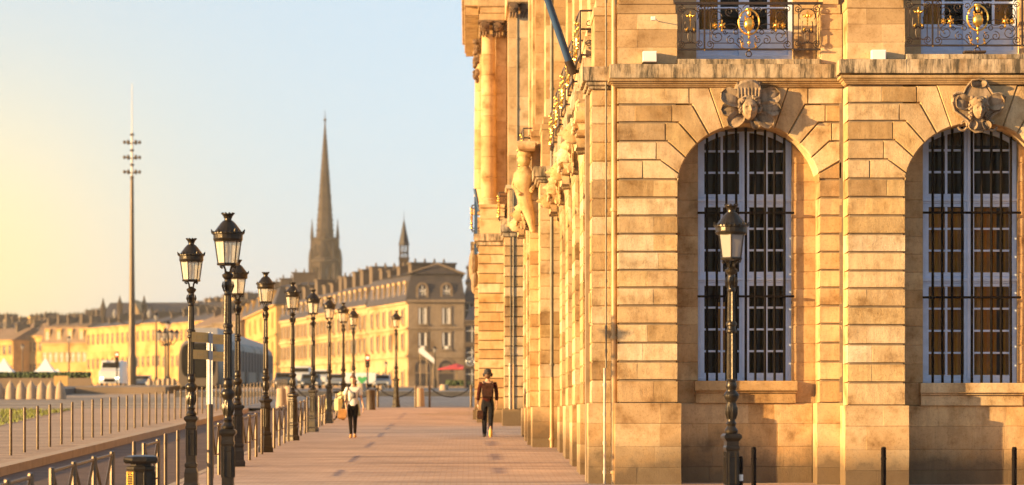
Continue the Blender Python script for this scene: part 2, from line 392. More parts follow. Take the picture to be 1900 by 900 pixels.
# ---------------------------------------------------------------- near building
DA = 47.8; KA = F / DA
ua = lambda x: (x-HX)/KA
va = lambda y: CH + (HY-y)/KA
ROWS = [162,194,227,262,297,332.5,366.5,400,434,467.3,501,533.5,567,600.8,636,671,705.6,748]
PROWS = [748,786,829,867,905,948]
VR = [va(y) for y in ROWS]; VP = [va(y) for y in PROWS]
HW, RY, VS = 1.215, 120/KA, va(350)
WHW = .816
nb = thing('customs_house', 'long ochre limestone building with arched ground floor windows along the promenade', 'building', (2.5, 47.8, gz(47.8)))
def frame_A(dw): return lambda u, v, w_: Vector((u, DA-dw-w_, v))
XS = 2.11
def frame_S(x=XS, d0=DA): return lambda u, v, w_: Vector((x-w_, d0+u, v))
def one(name, fn, mat, par=nb, smooth=False, **kw):
    mb = MB(); fn(mb); return mb.build(name, mat, par, smooth, **kw)
def splits(a, b, seed_even, target=.62):
    n = max(1, round((b-a)/target)); 
    if n == 1: return [a, b]
    if n == 2:
        f = .5 + (random.choice([-.17, -.08, 0, .1, .18])); return [a, a+(b-a)*f, b]
    return [a] + [a+(b-a)*(i+random.uniform(-.16, .16))/n for i in range(1, n)] + [b]
def ell(u, uc, rx=HW, ry=RY, vs=VS):
    t = 1-((u-uc)/rx)**2
    return vs + ry*math.sqrt(max(t, 0))
JI = [(-128.4,313),(-116,287),(-95,266),(-73.4,249.5),(-47,237)]         # joints at the intrados
JO = [(-163,297),(-150,262),(-130,227),(-105,194),(-73.4,162)]           # outer ends
LB = [-197,-172,-155,-143,-111]                                          # left ends of the voussoir blocks
def wall_bay(T, u0, uc, u1, par, names=('wall_stone','voussoir','recess_stone','plinth_stone'), side=False, dz=0.0, left=True, right=True, wb=-.6):
    sname, vname, rname, pname = names
    # --- voussoirs, mirrored
    jp = []
    for (a, y), (b, y2) in zip(JI, JO):
        ui = a/KA; jp.append(((ui, ell(uc+ui, uc)), (b/KA, va(y2))))
    for sg in (-1, 1):
        lim = (uc-u0) if sg < 0 else (u1-uc)
        X = lambda du: uc + (du if sg < 0 else -du)
        cl = lambda du: -min(-du, lim)
        js = [(p_, (-lim, q_[1]) if lim+q_[0] < .16 else q_) for p_, q_ in jp]
        for k in range(5):
            vb, vt = VR[5-k], VR[4-k]           # course bottom and top
            lb = cl(LB[k]/KA)
            if k == 0: p0 = [(-HW, vb)]; arc0 = -HW
            else:
                ji, jo = js[k-1]; p0 = [(cl(jo[0]), jo[1]), ji]; arc0 = ji[0]
            ji, jo = js[k]
            arc = [(a, ell(uc+a, uc)) for a in [arc0+(ji[0]-arc0)*t/5 for t in range(1, 5)]]
            poly = [(lb, vb)] + [q for q in p0 if q[0] > lb+.02] + arc + [ji] + ([(cl(jo[0]), jo[1])] if cl(jo[0]) > lb+.02 else []) + [(lb, vt)]
            poly = [(X(a), b+dz) for a, b in poly]
            one(vname, lambda m: m.prism(poly, wb, 0, T, .020, .055), M['stone'], par)
            # wall stones beyond the voussoir
            e = lim
            if e > -lb+.05:
                ss = splits(-lb, e, k, .58)
                for a, b in zip(ss, ss[1:]):
                    q0, q1 = sorted((X(-a), X(-b)))
                    one(sname, lambda m: m.stone(q0+.001, q1-.001, vb+dz, vt+dz, wb, 0, .026, .009, T), M['stone'], par)
    ji, jo = jp[4]
    arc = [(a, ell(uc+a, uc)) for a in [ji[0]+(-2*ji[0])*t/6 for t in range(7)]]
    poly = [(uc+a, b+dz) for a, b in [(jo[0], jo[1])]+arc+[(-jo[0], jo[1])]]
    one('keystone', lambda m: m.prism(poly, wb, .01, T, .012, .02), M['stone'], par)
    # --- jamb piers below the springing
    for a, b, on in ((u0, uc-HW, left), (uc+HW, u1, right)):
        if not on or b-a < .05: continue
        for r in range(5, len(VR)-1):
            v1, v0 = VR[r]+dz, VR[r+1]+dz
            ss = splits(a, b, r) if (b-a) > .6 and random.random() < .78 else [a, b]
            for p, q in zip(ss, ss[1:]):
                one(sname, lambda m: m.stone(p+.001, q-.001, v0, v1, wb, 0, .026, .008, T), M['stone'], par)
        for r in range(len(VP)-1):
            v1, v0 = VP[r]+dz, VP[r+1]+dz
            ss = splits(a-.05, b+.06, r, .5)
            for p, q in zip(ss, ss[1:]):
                one(pname, lambda m: m.stone(p+.0005, q-.0005, v0+.0005, v1-.0005, wb, .06, .004 if r else .012, .004, T), M['smooth_stone'], par)
def window_group(T, uc, par, dz, curt, side=False):
    # recessed wall beside, below the window
    kw = F/(DA+.6+.0)
    for sg in (-1, 1):
        for r in range(2, len(VR)-1):
            v1, v0 = VR[r]+dz, VR[r+1]+dz
            a, b = sorted((uc+sg*WHW, uc+sg*HW))
            one('recess_stone', lambda m: m.stone(a, b, v0+.0005, v1-.0005, -.95, -.602, .010, .006, T), M['recess'], par)
    vsill = va(706)+dz
    for r in range(16, len(VR)-1):
        a, b = uc-WHW, uc+WHW
        one('recess_stone', lambda m: m.stone(a+.001, b-.001, VR[r+1]+dz, VR[r]+dz-.04, -.95, -.604, .010, .006, T), M['recess'], par)
    for r in range(len(VP)-1):
        ss = splits(uc-HW+.062, uc+HW-.062, r, .62)
        for p, q in zip(ss, ss[1:]):
            one('recess_stone', lambda m: m.stone(p+.0005, q-.0005, VP[r+1]+dz+.0005, VP[r]+dz-.0005, -.95, -.56, .008, .006, T), M['recess'], par)
    def sill(m):
        z1 = vsill; 
        for (za, zb, ww, e) in ((z1-.17, z1, -.40, .885), (z1-.205, z1-.17, -.45, .875), (z1-.385, z1-.207, -.50, .865)):
            m.stone(uc-e, uc+e, za, zb, -.7, ww, .008, .01, T)
    one('window_sill', sill, M['stone'], par)
    # joinery
    et = lambda u: min(ell(u, uc)+dz+.02, 99)
    wf = -.80
    fr = MB()
    def bx(m, a, b, c, d, w0, w1): m.stone(a, b, c, d, w0, w1, .006, .006, T)
    L0, L1 = uc-WHW, uc+WHW
    def topstrip(m, a, b, th, w0, w1, off=0.0, n=14):
        us = [a+(b-a)*i/n for i in range(n+1)]
        poly = [(u, et(u)-off) for u in us] + [(u, et(u)-off-th) for u in reversed(us)]
        m.prism(poly, w0, w1, T, .006)
    bx(fr, L0, L0+.055, vsill, et(L0+.03), wf-.05, wf+.04); bx(fr, L1-.055, L1, vsill, et(L1-.03), wf-.05, wf+.04)
    topstrip(fr, L0, L1, .09, wf-.05, wf+.04)
    bx(fr, L0, L1, vsill, vsill+.06, wf-.05, wf+.05)
    kk = F/(DA+.72)
    vv = lambda y: CH+(HY-y)/kk+dz
    for ya, yb in ((378, 366), (524, 512)):
        bx(fr, L0, L1, vv(ya), vv(yb), wf-.05, wf+.045); bx(fr, L0, L1, (vv(ya)+vv(yb))/2-.02, (vv(ya)+vv(yb))/2+.03, wf, wf+.075)
    wo = fr.build('window', M['paint'], par)
    st = MB()
    bx(st, uc-.085, uc+.085, vsill+.05, et(uc)-.04, wf-.03, wf+.05); bx(st, uc-.035, uc+.035, vsill+.05, et(uc)-.05, wf, wf+.075)
    for s_ in (-1, 1):
        a = uc+s_*(WHW-.055); bx(st, min(a, a-s_*.07), max(a, a-s_*.07), vsill+.05, et(a-s_*.03)-.05, wf-.03, wf+.03)
    for ya, yb in ((366, 360), (384, 378), (512, 504), (530, 524), (706, 692)):
        bx(st, L0+.05, L1-.05, vv(ya), vv(yb), wf-.03, wf+.03)
    st.build('leaf_frame', M['paint'], wo)
    mu = MB()
    pc = []
    for s_ in (-1, 1):
        i0, i1 = uc+s_*.085, uc+s_*(WHW-.125); mid = (i0+i1)/2
        bx(mu, mid-.02, mid+.02, vsill+.1, et(mid)-.08, wf-.025, wf+.022)
        pc += [tuple(sorted((i0, mid-s_*.02))), tuple(sorted((mid+s_*.02, i1)))]
    secs = [(692, 530, 4), (504, 384, 3), (360, 235, 3)]
    for yb, yt, n in secs:
        for k in range(1, n):
            y = yb+(yt-yb)*k/n if yt > 300 else {1: 320, 2: 280}[k]
            for a, b in pc: bx(mu, a-.01, b+.01, vv(y)-.018, vv(y)+.018, wf-.024, wf+.020)
    mu.build('glazing_bar', M['paint'], wo)
    for yb, yt, n in secs:
        ys = [yb+(yt-yb)*k/n for k in range(n+1)] if yt > 300 else [360, 320, 280, 235]
        for k in range(n):
            for a, b in pc:
                v0, v1 = vv(ys[k])+.014, vv(ys[k+1])-.014
                us = [b+(a-b)*t/4 for t in range(5)]
                tops = [(u, min(v1, et(u)-.075)) for u in us]
                if tops[0][1]-v0 < .03 and tops[-1][1]-v0 < .03: continue
                poly = [(a, v0), (b, v0)] + [(u, max(t, v0+.01)) for u, t in tops]
                one('pane', lambda m: m.prism(poly, wf-.012, wf-.004, T), M['glass'], wo)
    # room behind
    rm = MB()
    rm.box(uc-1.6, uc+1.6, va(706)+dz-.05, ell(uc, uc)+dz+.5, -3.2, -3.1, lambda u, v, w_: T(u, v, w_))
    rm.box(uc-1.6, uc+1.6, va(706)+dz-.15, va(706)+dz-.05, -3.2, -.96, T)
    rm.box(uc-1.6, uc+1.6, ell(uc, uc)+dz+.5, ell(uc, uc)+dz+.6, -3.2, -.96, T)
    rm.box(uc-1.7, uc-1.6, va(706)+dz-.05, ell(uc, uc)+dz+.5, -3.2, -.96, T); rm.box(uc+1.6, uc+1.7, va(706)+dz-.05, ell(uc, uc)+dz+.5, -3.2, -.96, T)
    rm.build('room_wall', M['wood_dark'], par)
    for a, b, ya, yb, mt, wv in curt:
        n = max(6, int((b-a)/.035)); vs = []; 
        for i in range(n+1):
            u = a+(b-a)*i/n; ww = -.93+.035*math.sin(i*1.9)+.012*math.sin(i*.7)
            vs += [T(u, vv(ya), ww), T(u, vv(yb), ww)]
        cb = MB(); cb.add(vs, [(2*i, 2*i+2, 2*i+3, 2*i+1) for i in range(n)]); cb.build('curtain_and_reflection', M[mt], wo)
    # grille
    rl = []; wg = -.50
    us = [uc+(i-4)*.1665 for i in range(9)]
    for hy in (395, 550):
        v = CH+(HY-hy)/(F/(DA+.5))+dz
        gr = MB(); gr.box(uc-WHW-.02, uc+WHW+.02, v-.019, v+.019, wg-.005, wg+.035, T); rl.append(gr)
    go_ = rl[0].build('window_grille', M['iron'], par); rl[1].build('grille_rail', M['iron'], go_)
    for u in us:
        b = MB(); top = ell(u, uc)+dz-.01; bow = random.uniform(-.006, .006)
        v0 = vsill-.02; b.tube([T(u, v0, wg), T(u+bow, (v0+top)/2, wg), T(u, top, wg)], .024, 6)
        b.build('grille_bar', M['iron'], go_)
def T_cyl(T): return T

TA1, TA2 = frame_A(0), frame_A(.65)
A1 = dict(u0=ua(1146), uc=ua(1389), u1=ua(1563)); A2 = dict(u0=(1573-HX)/110.07, uc=8.567, u1=8.567+1.215+.55)
wall_bay(TA1, A1['u0'], A1['uc'], A1['u1'], nb)
window_group(TA1, A1['uc'], nb, 0, [(A1['uc']-.45, A1['uc']-.14, 700, 560, 'curtain_and_reflection', 0), (A1['uc']-.8, A1['uc']+.8, 277, 200, 'curtain_and_reflection2', 0), (A1['uc']+.5, A1['uc']+.78, 700, 540, 'wood_dark', 0)])
DZ2 = -.045
wall_bay(TA2, A2['u0'], A2['uc'], A2['u1'], nb, dz=DZ2)
window_group(TA2, A2['uc'], nb, DZ2, [(A2['uc']-.8, A2['uc']-.05, 700, 385, 'curtain_and_reflection', 0), (A2['uc']+.12, A2['uc']+.5, 700, 385, 'curtain_and_reflection', 0), (A2['uc']-.8, A2['uc']+.8, 270, 200, 'curtain_and_reflection2', 0), (A2['uc']+.62, A2['uc']+.8, 700, 385, 'curtain_and_reflection', 0)])  # lower amber folds of this bay stand in for reflected sunlight
# wall cores behind the stones
def core(m):
    T = TA1
    for a, b, dw, e in ((A1['u0'], A1['uc']-HW, 0, 0), (A1['uc']+HW, A1['u1'], 0, 0), (A2['u0'], A2['uc']-HW, .65, 0), (A2['uc']+HW, A2['u1'], .65, 0)):
        m.box(a+.03, b-.03, .6, va(162)-.02, -1.0, -.035+dw, T)
        m.box(a-.5, b+.5, .6, va(162)-.02, -1.4, -1.0, T)
    m.box(A1['u0']+.05, A2['u1'], va(236), va(120), -1.3, -.62, T)
    m.box(A1['u1']-.05, A2['u0']+.02, .6, va(118), -.9, .0, T)
    m.box(A2['u0']+.02, A2['u1'], va(232), va(120), -.6, .03, T)
one('wall_core', core, M['joint'])
# closing wall of the projecting second section: side faces of its stones already turn the corner

# --- cornice band and mouldings along facade A
def band(T, ua_, ub, vtop, vbot, w1, par=nb, n=None, name='cornice_stone', mat='band'):
    ss = splits(ua_, ub, 0, .95)
    for p, q in zip(ss, ss[1:]):
        one(name, lambda m: m.stone(p+.001, q-.001, vbot, vtop, -.3, w1, .004, .006, T), M[mat], par)
def mould(T, a, b, vtop, prof, par=nb, mat='stone', name='cornice_moulding', ret=(0, 0)):
    """prof: list of (drop, w) from the top; returned at both ends"""
    vs = []; n = len(prof)
    for dr, w_ in prof: vs += [T(a-ret[0]*w_, vtop-dr, w_), T(b+ret[1]*w_, vtop-dr, w_), T(a-ret[0]*w_, vtop-dr, -.3), T(b+ret[1]*w_, vtop-dr, -.3)]
    fs = []
    for i in range(n-1):
        p, q = 4*i, 4*(i+1); fs += [(p, p+1, q+1, q), (p+2, p, q, q+2), (p+1, p+3, q+3, q+1)]
    fs += [(0, 2, 3, 1), (4*n-4, 4*n-3, 4*n-1, 4*n-2)]
    mb = MB(); mb.add(vs, fs); return mb.build(name, M[mat], par)
CP = [(0,.13),(.012,.14),(.045,.135),(.055,.10),(.075,.105),(.085,.075),(.105,.07),(.125,.045),(.14,.035),(.15,.01)]
vt = va(147)
# drip line and mouldings
mould(TA1, A1['u0']-.02, A1['u1'], vt, CP, ret=(1, 0)); mould(TA2, A2['u0'], A2['u1'], vt+DZ2/2, CP, ret=(1, 0))
band(TA1, A1['u0']-.14, A1['u1'], va(121), va(147)+.006, .16); band(TA2, A2['u0']-.16, A2['u1'], va(121), va(147)+.006, .17)
# --- upper storey
def upper_pier(T, a, b, dw_name, base=118, par=nb, k=1.0):
    rws = [118, 87, 54, 25]
    for r in range(3):
        ss = splits(a, b, r, .6)
        for p, q in zip(ss, ss[1:]):
            one('upper_stone', lambda m: m.stone(p+.0005, q-.0005, va(rws[r])+.001, va(rws[r+1])-.001, -.62, -.05, .006, .004, T), M['smooth_stone'], par)
    one('upper_moulding', lambda m: [m.stone(a-.01, b-.03, va(25)+.001, va(8), -.64, -.035, .01, .004, T), m.stone(a+.03, b-.06, va(8)+.001, va(-12), -.64, -.09, .02, .004, T)], M['smooth_stone'], par)
    for i in range(8):
        one('upper_stone', lambda m: m.stone(a+.06, b-.06, va(-12)+i*.42+.001, va(-12)+i*.42+.419, -.64, -.12, .006, .004, T), M['smooth_stone'], par)
upper_pier(TA1, A1['u0'], ua(1257), 'a'); upper_pier(TA1, ua(1524), A1['u1'], 'b')
upper_pier(TA2, A2['u0'], (1680-HX)/110.07, 'c'); upper_pier(TA2, 9.74, A2['u1'], 'd')
def upper_recess(T, uc, a, b, par=nb):
    # stone either side of the tall door, ledge, the door itself
    wl, wr = uc-.84, uc+.84
    for (p, q) in ((a-.02, wl), (wr, b+.02)):
        for r, (y0, y1) in enumerate(((118,84),(84,50),(50,16),(16,-18),(-18,-52),(-52,-100),(-100,-150),(-150,-200),(-200,-260),(-260,-320))):
            one('recess_stone', lambda m: m.stone(p, q, va(y0)+.001, va(y1)-.001, -.95, -.66, .003, .003, T), M['smooth_stone'], par)
    one('balcony_ledge', lambda m: m.stone(a+.005, b-.005, va(120)+.002, va(110), -.7, .05, .006, .01, T), M['band'], par)
    kk = F/(DA+.9); vv = lambda y: CH+(HY-y)/kk
    wf = -.86
    d = MB(); bx = lambda *q: d.stone(*q, .006, .006, T)
    bx(wl, wl+.07, va(118), va(-300), wf-.05, wf+.04); bx(wr-.07, wr, va(118), va(-300), wf-.05, wf+.04)
    bx(wl, wr, va(118), vv(103), wf-.05, wf+.05)
    bx(uc-.09, uc+.09, va(118), va(-300), wf-.03, wf+.05)
    for s_ in (-1, 1):
        p, q = sorted((uc+s_*.09, uc+s_*.77))
        bx(p, q, vv(103), vv(57), wf-.03, wf+.0); bx(p+.08, q-.08, vv(94), vv(66), wf-.0, wf+.018)
        bx(p, q, vv(62), vv(56), wf-.03, wf+.03); bx(p, q, vv(18), vv(14), wf-.02, wf+.02)
        bx((p+q)/2-.022, (p+q)/2+.022, vv(57), va(-300), wf-.02, wf+.022)
    do = d.build('balcony_door', M['paint'], par)
    for s_ in (-1, 1):
        p, q = sorted((uc+s_*.09, uc+s_*.77)); mid = (p+q)/2
        for a_, b_ in ((p, mid-.022), (mid+.022, q)):
            for y0, y1 in ((57, 17), (15, -60), (-60, -150), (-150, -290)):
                one('pane', lambda m: m.prism([(a_, vv(y0)+.004), (b_, vv(y0)+.004), (b_, vv(y1)-.004), (a_, vv(y1)-.004)], wf-.012, wf-.004, T), M['glass'], do)
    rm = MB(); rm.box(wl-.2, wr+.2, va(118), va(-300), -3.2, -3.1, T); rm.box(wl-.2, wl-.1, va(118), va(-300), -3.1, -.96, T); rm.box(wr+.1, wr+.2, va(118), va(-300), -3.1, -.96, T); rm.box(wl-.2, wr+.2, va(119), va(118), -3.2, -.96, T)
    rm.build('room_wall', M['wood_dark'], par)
    for s_ in (-1, 1):
        n = 12; vs = []
        for i in range(n+1):
            u = uc+s_*(.45+.32*i/n); vs += [T(u, vv(57), -1.05+.03*math.sin(i*2)), T(u, va(-300), -1.05+.03*math.sin(i*2))]
        cb = MB(); cb.add(vs, [(2*i, 2*i+2, 2*i+3, 2*i+1) for i in range(n)]); cb.build('curtain_and_reflection', M['curtain_and_reflection'], do)
upper_recess(TA1, A1['uc'], ua(1257), ua(1524)); upper_recess(TA2, A2['uc'], (1680-HX)/110.07, 9.74)
one('wall_core', lambda m: [m.box(A1['u0']+.05, ua(1257)-.05, va(120), va(-320), -1.0, -.14, TA1), m.box(ua(1524)+.05, A1['u1']+.1, va(120), va(-320), -1.0, -.14, TA1),
    m.box(A2['u0']+.1, (1680-HX)/110.07-.08, va(120), va(-320), -1.0, -.16, TA2), m.box(9.74+.05, A2['u1'], va(120), va(-320), -1.0, -.16, TA2)], M['joint'])

# --- balcony railing with scrolls
def balcony(T, x0c, kq, y_off=0.0):
    """drawn in photo pixels of the first balcony (centre x 1391), mapped by kq px/m"""
    uc = x0c; v_ = lambda y: CH+(HY-y)/KA + y_off; u_ = lambda x: uc + (x-1391)/KA
    W0 = .03
    q = lambda x, y, w_=W0: T(u_(x), v_(y), w_)
    fr = MB(); r = .011
    fr.box(u_(1253), u_(1528), v_(9), v_(4.5), W0-.03, W0+.03, T); fr.box(u_(1258), u_(1524), v_(93.5), v_(90.5), W0-.02, W0+.02, T)
    for x in (1309, 1473): fr.box(u_(x)-.014, u_(x)+.014, v_(93), v_(8), W0-.014, W0+.014, T)
    for x in (1266, 1299, 1319, 1463, 1483, 1516): fr.bar(q(x, 80), q(x, 17), .008, 5)
    for a, b in ((1266, 1299), (1319, 1366), (1416, 1463), (1483, 1516)): fr.bar(q(a, 80.5), q(b, 80.5), .008, 5); fr.bar(q(a, 17), q(b, 17), .008, 5)
    fr.bar(q(1366, 80.5), q(1376, 90), .008, 5); fr.bar(q(1416, 80.5), q(1406, 90), .008, 5)
    ro = fr.build('balcony_railing', M['rust_iron'], nb)
    sc = MB()
    def spiral(cx, cy, r0, t0, turns, dr=1, rm=.15, n=26, rad=.0085):
        pts = []
        for i in range(n+1):
            f = i/n; rr = r0*(1-f)+r0*rm*f; t = t0+dr*f*turns*2*math.pi
            pts.append(q(cx+rr*math.cos(t), cy-rr*math.sin(t)))
        sc.tube(pts, rad, 5)
    def loop(cx, cy, rx, ry, a0=0, a1=360, rad=.0085, n=24):
        sc.tube([q(cx+rx*math.cos(R(a0+(a1-a0)*i/n)), cy-ry*math.sin(R(a0+(a1-a0)*i/n))) for i in range(n+1)], rad, 5)
    for cx, s_ in ((1282.5, 1), (1499.5, 1)):
        for sx in (-1, 1):
            spiral(cx+sx*17.5, 17, 7.5, R(90), 1.7, sx); spiral(cx+sx*17.5, 82, 7.5, R(270), 1.7, -sx)
            loop(cx+sx*1.0, 30, 14, 13, 90, 90-sx*120); loop(cx+sx*7, 50, 3, 12, 60, -120) if sx > 0 else loop(cx-7, 50, 3, 12, 120, 300)
            spiral(cx+sx*8, 58, 5, R(90), 1.2, sx)
        loop(cx, 68, 4.2, 11)
        loop(cx, 84, 9, 6, 20, 160)
    for s_ in (-1, 1):
        X = lambda d: 1391+s_*d
        spiral(X(72), 16, 7, R(90), 1.6, s_); spiral(X(72), 83, 8, R(270), 1.6, -s_)
        spiral(X(58), 68, 13.5, R(90), 1.45, -s_, .2); spiral(X(58), 32, 13.5, R(270), 1.45, s_, .2)
        spiral(X(33), 75, 8.5, R(100), 1.4, -s_, .2); spiral(X(17), 75, 7, R(80), 1.4, s_, .2)
        spiral(X(36), 22, 8, R(270), 1.3, s_, .2); spiral(X(19), 20, 7, R(270), 1.3, -s_, .2)
        loop(X(33), 50, 11, 5); spiral(X(44), 60, 4.5, R(0), 1.2, s_); loop(X(24), 60, 4, 4)
        loop(X(61), 50, 10, 16, 100, 260) if s_ < 0 else loop(X(61), 50, 10, 16, -80, 80)
    loop(1391, 17, 11, 8, 0, 180); loop(1391, 100.5, 5, 5.2, 0, 360, .011); 
    for i in range(5):
        for s_ in (-1, 1): loop(1391+s_*14, 40+i*5, 4, .6, 0, 360, .004, 8)
    sc.build('scrollwork', M['rust_iron'], ro, True, kind='stuff')
    gd_ = MB()
    n = 30; gd_.tube([q(1391+19*math.cos(2*math.pi*i/n), 42-23*math.sin(2*math.pi*i/n), W0+.015) for i in range(n)], .016, 6, True)
    def blob(x, y, rx, ry, d=.03): gd_.ball(q(x, y, W0+.03), rx/KA, d, ry/KA, 10, 7)
    blob(1391, 46, 10, 13, .07)
    for i in range(10):
        t = 2*math.pi*i/10; blob(1391+8.5*math.cos(t), 46-11*math.sin(t), 2.2, 2.2, .05)
    for x, y, a, b in ((1391,25,4,7),(1391,18,6,3),(1391,62,3,6),(1391,70,2.2,4),(1391,80,3,4),(1391,86,1.5,2),(1380,82,1.6,3),(1402,82,1.6,3),(1378,88,2,2.4),(1404,88,2,2.4),(1384,33,2,4),(1398,33,2,4),(1377,30,1.5,1.5),(1405,30,1.5,1.5),(1391,94,1.6,1.8),(1309,94,1.5,1.8),(1472,94,1.5,1.8)): blob(x, y, a, b)
    gd_.tube([q(1377, 84), q(1381, 90), q(1391, 92.3), q(1401, 90), q(1405, 84)], .01, 5)
    gd_.tube([q(1379, 66), q(1375, 75), q(1378, 84)], .007, 5); gd_.tube([q(1403, 66), q(1407, 75), q(1404, 84)], .007, 5)
    for s_ in (-1, 1):
        for dx, dy, a in ((50, 48, 4.5), (63, 48.5, 3)):
            blob(1391+s_*dx, dy, a, a, .04)
            for i in range(6):
                t = math.pi*i/3+.5; blob(1391+s_*dx+a*1.25*math.cos(t), dy-a*1.4*math.sin(t), 1.7, 2.1)
        blob(1391+s_*50, 57, 2.2, 3.5); blob(1391+s_*50, 40, 1.8, 3)
    for cx in (1282.5, 1499.5):
        for dx, dy, a, b in ((0,30,3,5.5),(-5,31,3,2.6),(5,31,3,2.6),(0,24,1.6,3),(-8,29,1.5,2),(8,29,1.5,2),(0,38,1.6,4),(0,45,1.1,4),(0,51,.8,3),(-7,56,2.2,3.4),(7,56,2.2,3.4),(-5,53,1.3,2),(5,53,1.3,2)): blob(cx+dx, dy, a, b)
    gd_.build('gilded_ornament', M['gold'], ro, True, kind='stuff')
balcony(TA1, A1['uc'], KA); balcony(TA2, A2['uc'], KA, -.02)
for d_a, d_b, xa, xb in ((103.5, 106.5, -1.9, .15), (107.2, 109.6, -1.2, .9)):
    sheet('paving_patch', rows(d_a, d_b, xa, xb), M['platform'], .004)
# ---------------------------------------------------------------- carved keystones
def face_fn(rx, ry, rz):
    def f(q):
        x, y, z = q.x/rx, q.y/ry, q.z/rz
        if y > 0:
            G = lambda cx, cz, sx, sz: math.exp(-((x-cx)/sx)**2-((z-cz)/sz)**2)
            d = .30*G(0,-.08,.13,.26)+.18*G(0,-.22,.16,.1)-.20*G(-.36,.10,.18,.12)-.20*G(.36,.10,.18,.12)
            d += .08*G(-.36,.09,.09,.06)+.08*G(.36,.09,.09,.06)+.10*G(-.36,.30,.24,.08)+.10*G(.36,.30,.24,.08)
            d += .12*G(0,-.46,.24,.06)+.10*G(0,-.56,.20,.05)-.10*G(0,-.51,.26,.025)+.14*G(0,-.80,.24,.14)+.06*G(-.5,-.25,.25,.25)+.06*G(.5,-.25,.25,.25)
            q = q + Vector((0, d*ry*1.9, 0))
        k = 1-.20*max(0, -z)**1.5
        return Vector((q.x*k, q.y, q.z))
    return f
def frM(T):
    o = T(0,0,0); a, b, c = T(1,0,0)-o, T(0,0,1)-o, T(0,1,0)-o
    return Matrix((a, b, c)).transposed()
def petal(m, T, u, v, w_, a, ln, wd, cup=.05, th=.03):
    """leaf from (u,v) along angle a, hollowed, with a raised rim"""
    ca, sa = math.cos(a), math.sin(a); n, k = 10, 7; top = []; bot = []
    for i in range(n+1):
        t = i/n; hw = wd*.5*(.55+.45*math.sin(math.pi*(.12+.72*t)))*max(0, 1-abs(2*t-1)**5)**.5
        for j in range(k):
            s_ = -1+2*j/(k-1); x = ln*t; y = hw*s_
            ww = w_+cup*(abs(s_)**2.2)+.07*math.sin(math.pi*t*.8)+.012*math.sin(j*2.4)
            top.append(T(u+x*ca-y*sa, v+x*sa+y*ca, ww)); bot.append(T(u+x*ca-y*sa*.9, v+x*sa+y*ca*.9, w_-th))
    N_ = len(top); vs = top+bot; fs = []
    for i in range(n):
        for j in range(k-1):
            p = i*k+j; fs.append((p, p+1, p+k+1, p+k)); fs.append((N_+p, N_+p+k, N_+p+k+1, N_+p+1))
    ed = [j for j in range(k)]+[i*k+k-1 for i in range(1, n+1)]+[n*k+j for j in range(k-2, -1, -1)]+[i*k for i in range(n-1, 0, -1)]
    for p, q in zip(ed, ed[1:]+ed[:1]): fs.append((p, N_+p, N_+q, q))
    m.add(vs, fs)
def mask_plumed(T, uc, vc, par, sc=1.0, mt='carved'):
    m = MB(); M3 = frM(T); f = lambda x, y: (uc+(x-1391)/KA*sc, vc+(204-y)/KA*sc)
    b = MB()
    u, v = f(1391, 196); 
    for (x, y, a, ln, wd) in ((1378,192,155,.40,.30),(1374,203,184,.33,.24),(1380,212,218,.33,.25),(1404,192,24,.44,.31),(1406,203,-2,.40,.25),(1402,213,-34,.36,.25),(1398,218,-72,.22,.16)):
        p, q = f(x, y); petal(b, T, p, q, .05+.02*(a % 3), R(a), ln*sc, wd*sc, .045, .06)
    cr = [(1366,182),(1363,168),(1366,158),(1376,151),(1388,148),(1400,149),(1411,156),(1414,166),(1411,182)]
    b.prism([f(x, y) for x, y in cr], -.02, .19, T, .05, .06)
    for k in range(7):
        x0, x1 = 1371+k*6.2, 1369+k*6.9
        p, q = f(x0, 184), f(x1, 154); b.tube([T(p[0], p[1], .175), T((p[0]+q[0])/2, (p[1]+q[1])/2, .185), T(q[0], q[1], .14)], [.020, .024, .014], 8)
    b.prism([f(x, y) for x, y in ((1372,228),(1370,182),(1411,182),(1409,228))], -.02, .10, T, .03)
    b.ball(T(*f(1391,190), .13), .20*sc, .13*sc, .12*sc, 20, 12, M3)
    po = b.build('keystone_carving', M[mt], par, True)
    u, v = f(1391, 205)
    m.ball(T(u, v, .19), .145*sc, .17*sc, .185*sc, 32, 26, M3, face_fn(.145*sc, .17*sc, .185*sc))
    m.build('carved_face', M[mt], po, True)
    h = MB(); random.seed(5)
    for i in range(46):
        t = R(-25+230*i/45); rr = random.uniform(.15, .19)*sc
        p = (u+rr*math.cos(t)*1.0, v+.03+rr*math.sin(t)*1.08)
        h.ball(T(p[0], p[1], random.uniform(.14, .25)), .032*sc, .032*sc, .028*sc, 7, 5)
    h.build('carved_hair', M[mt], po, True, kind='stuff')
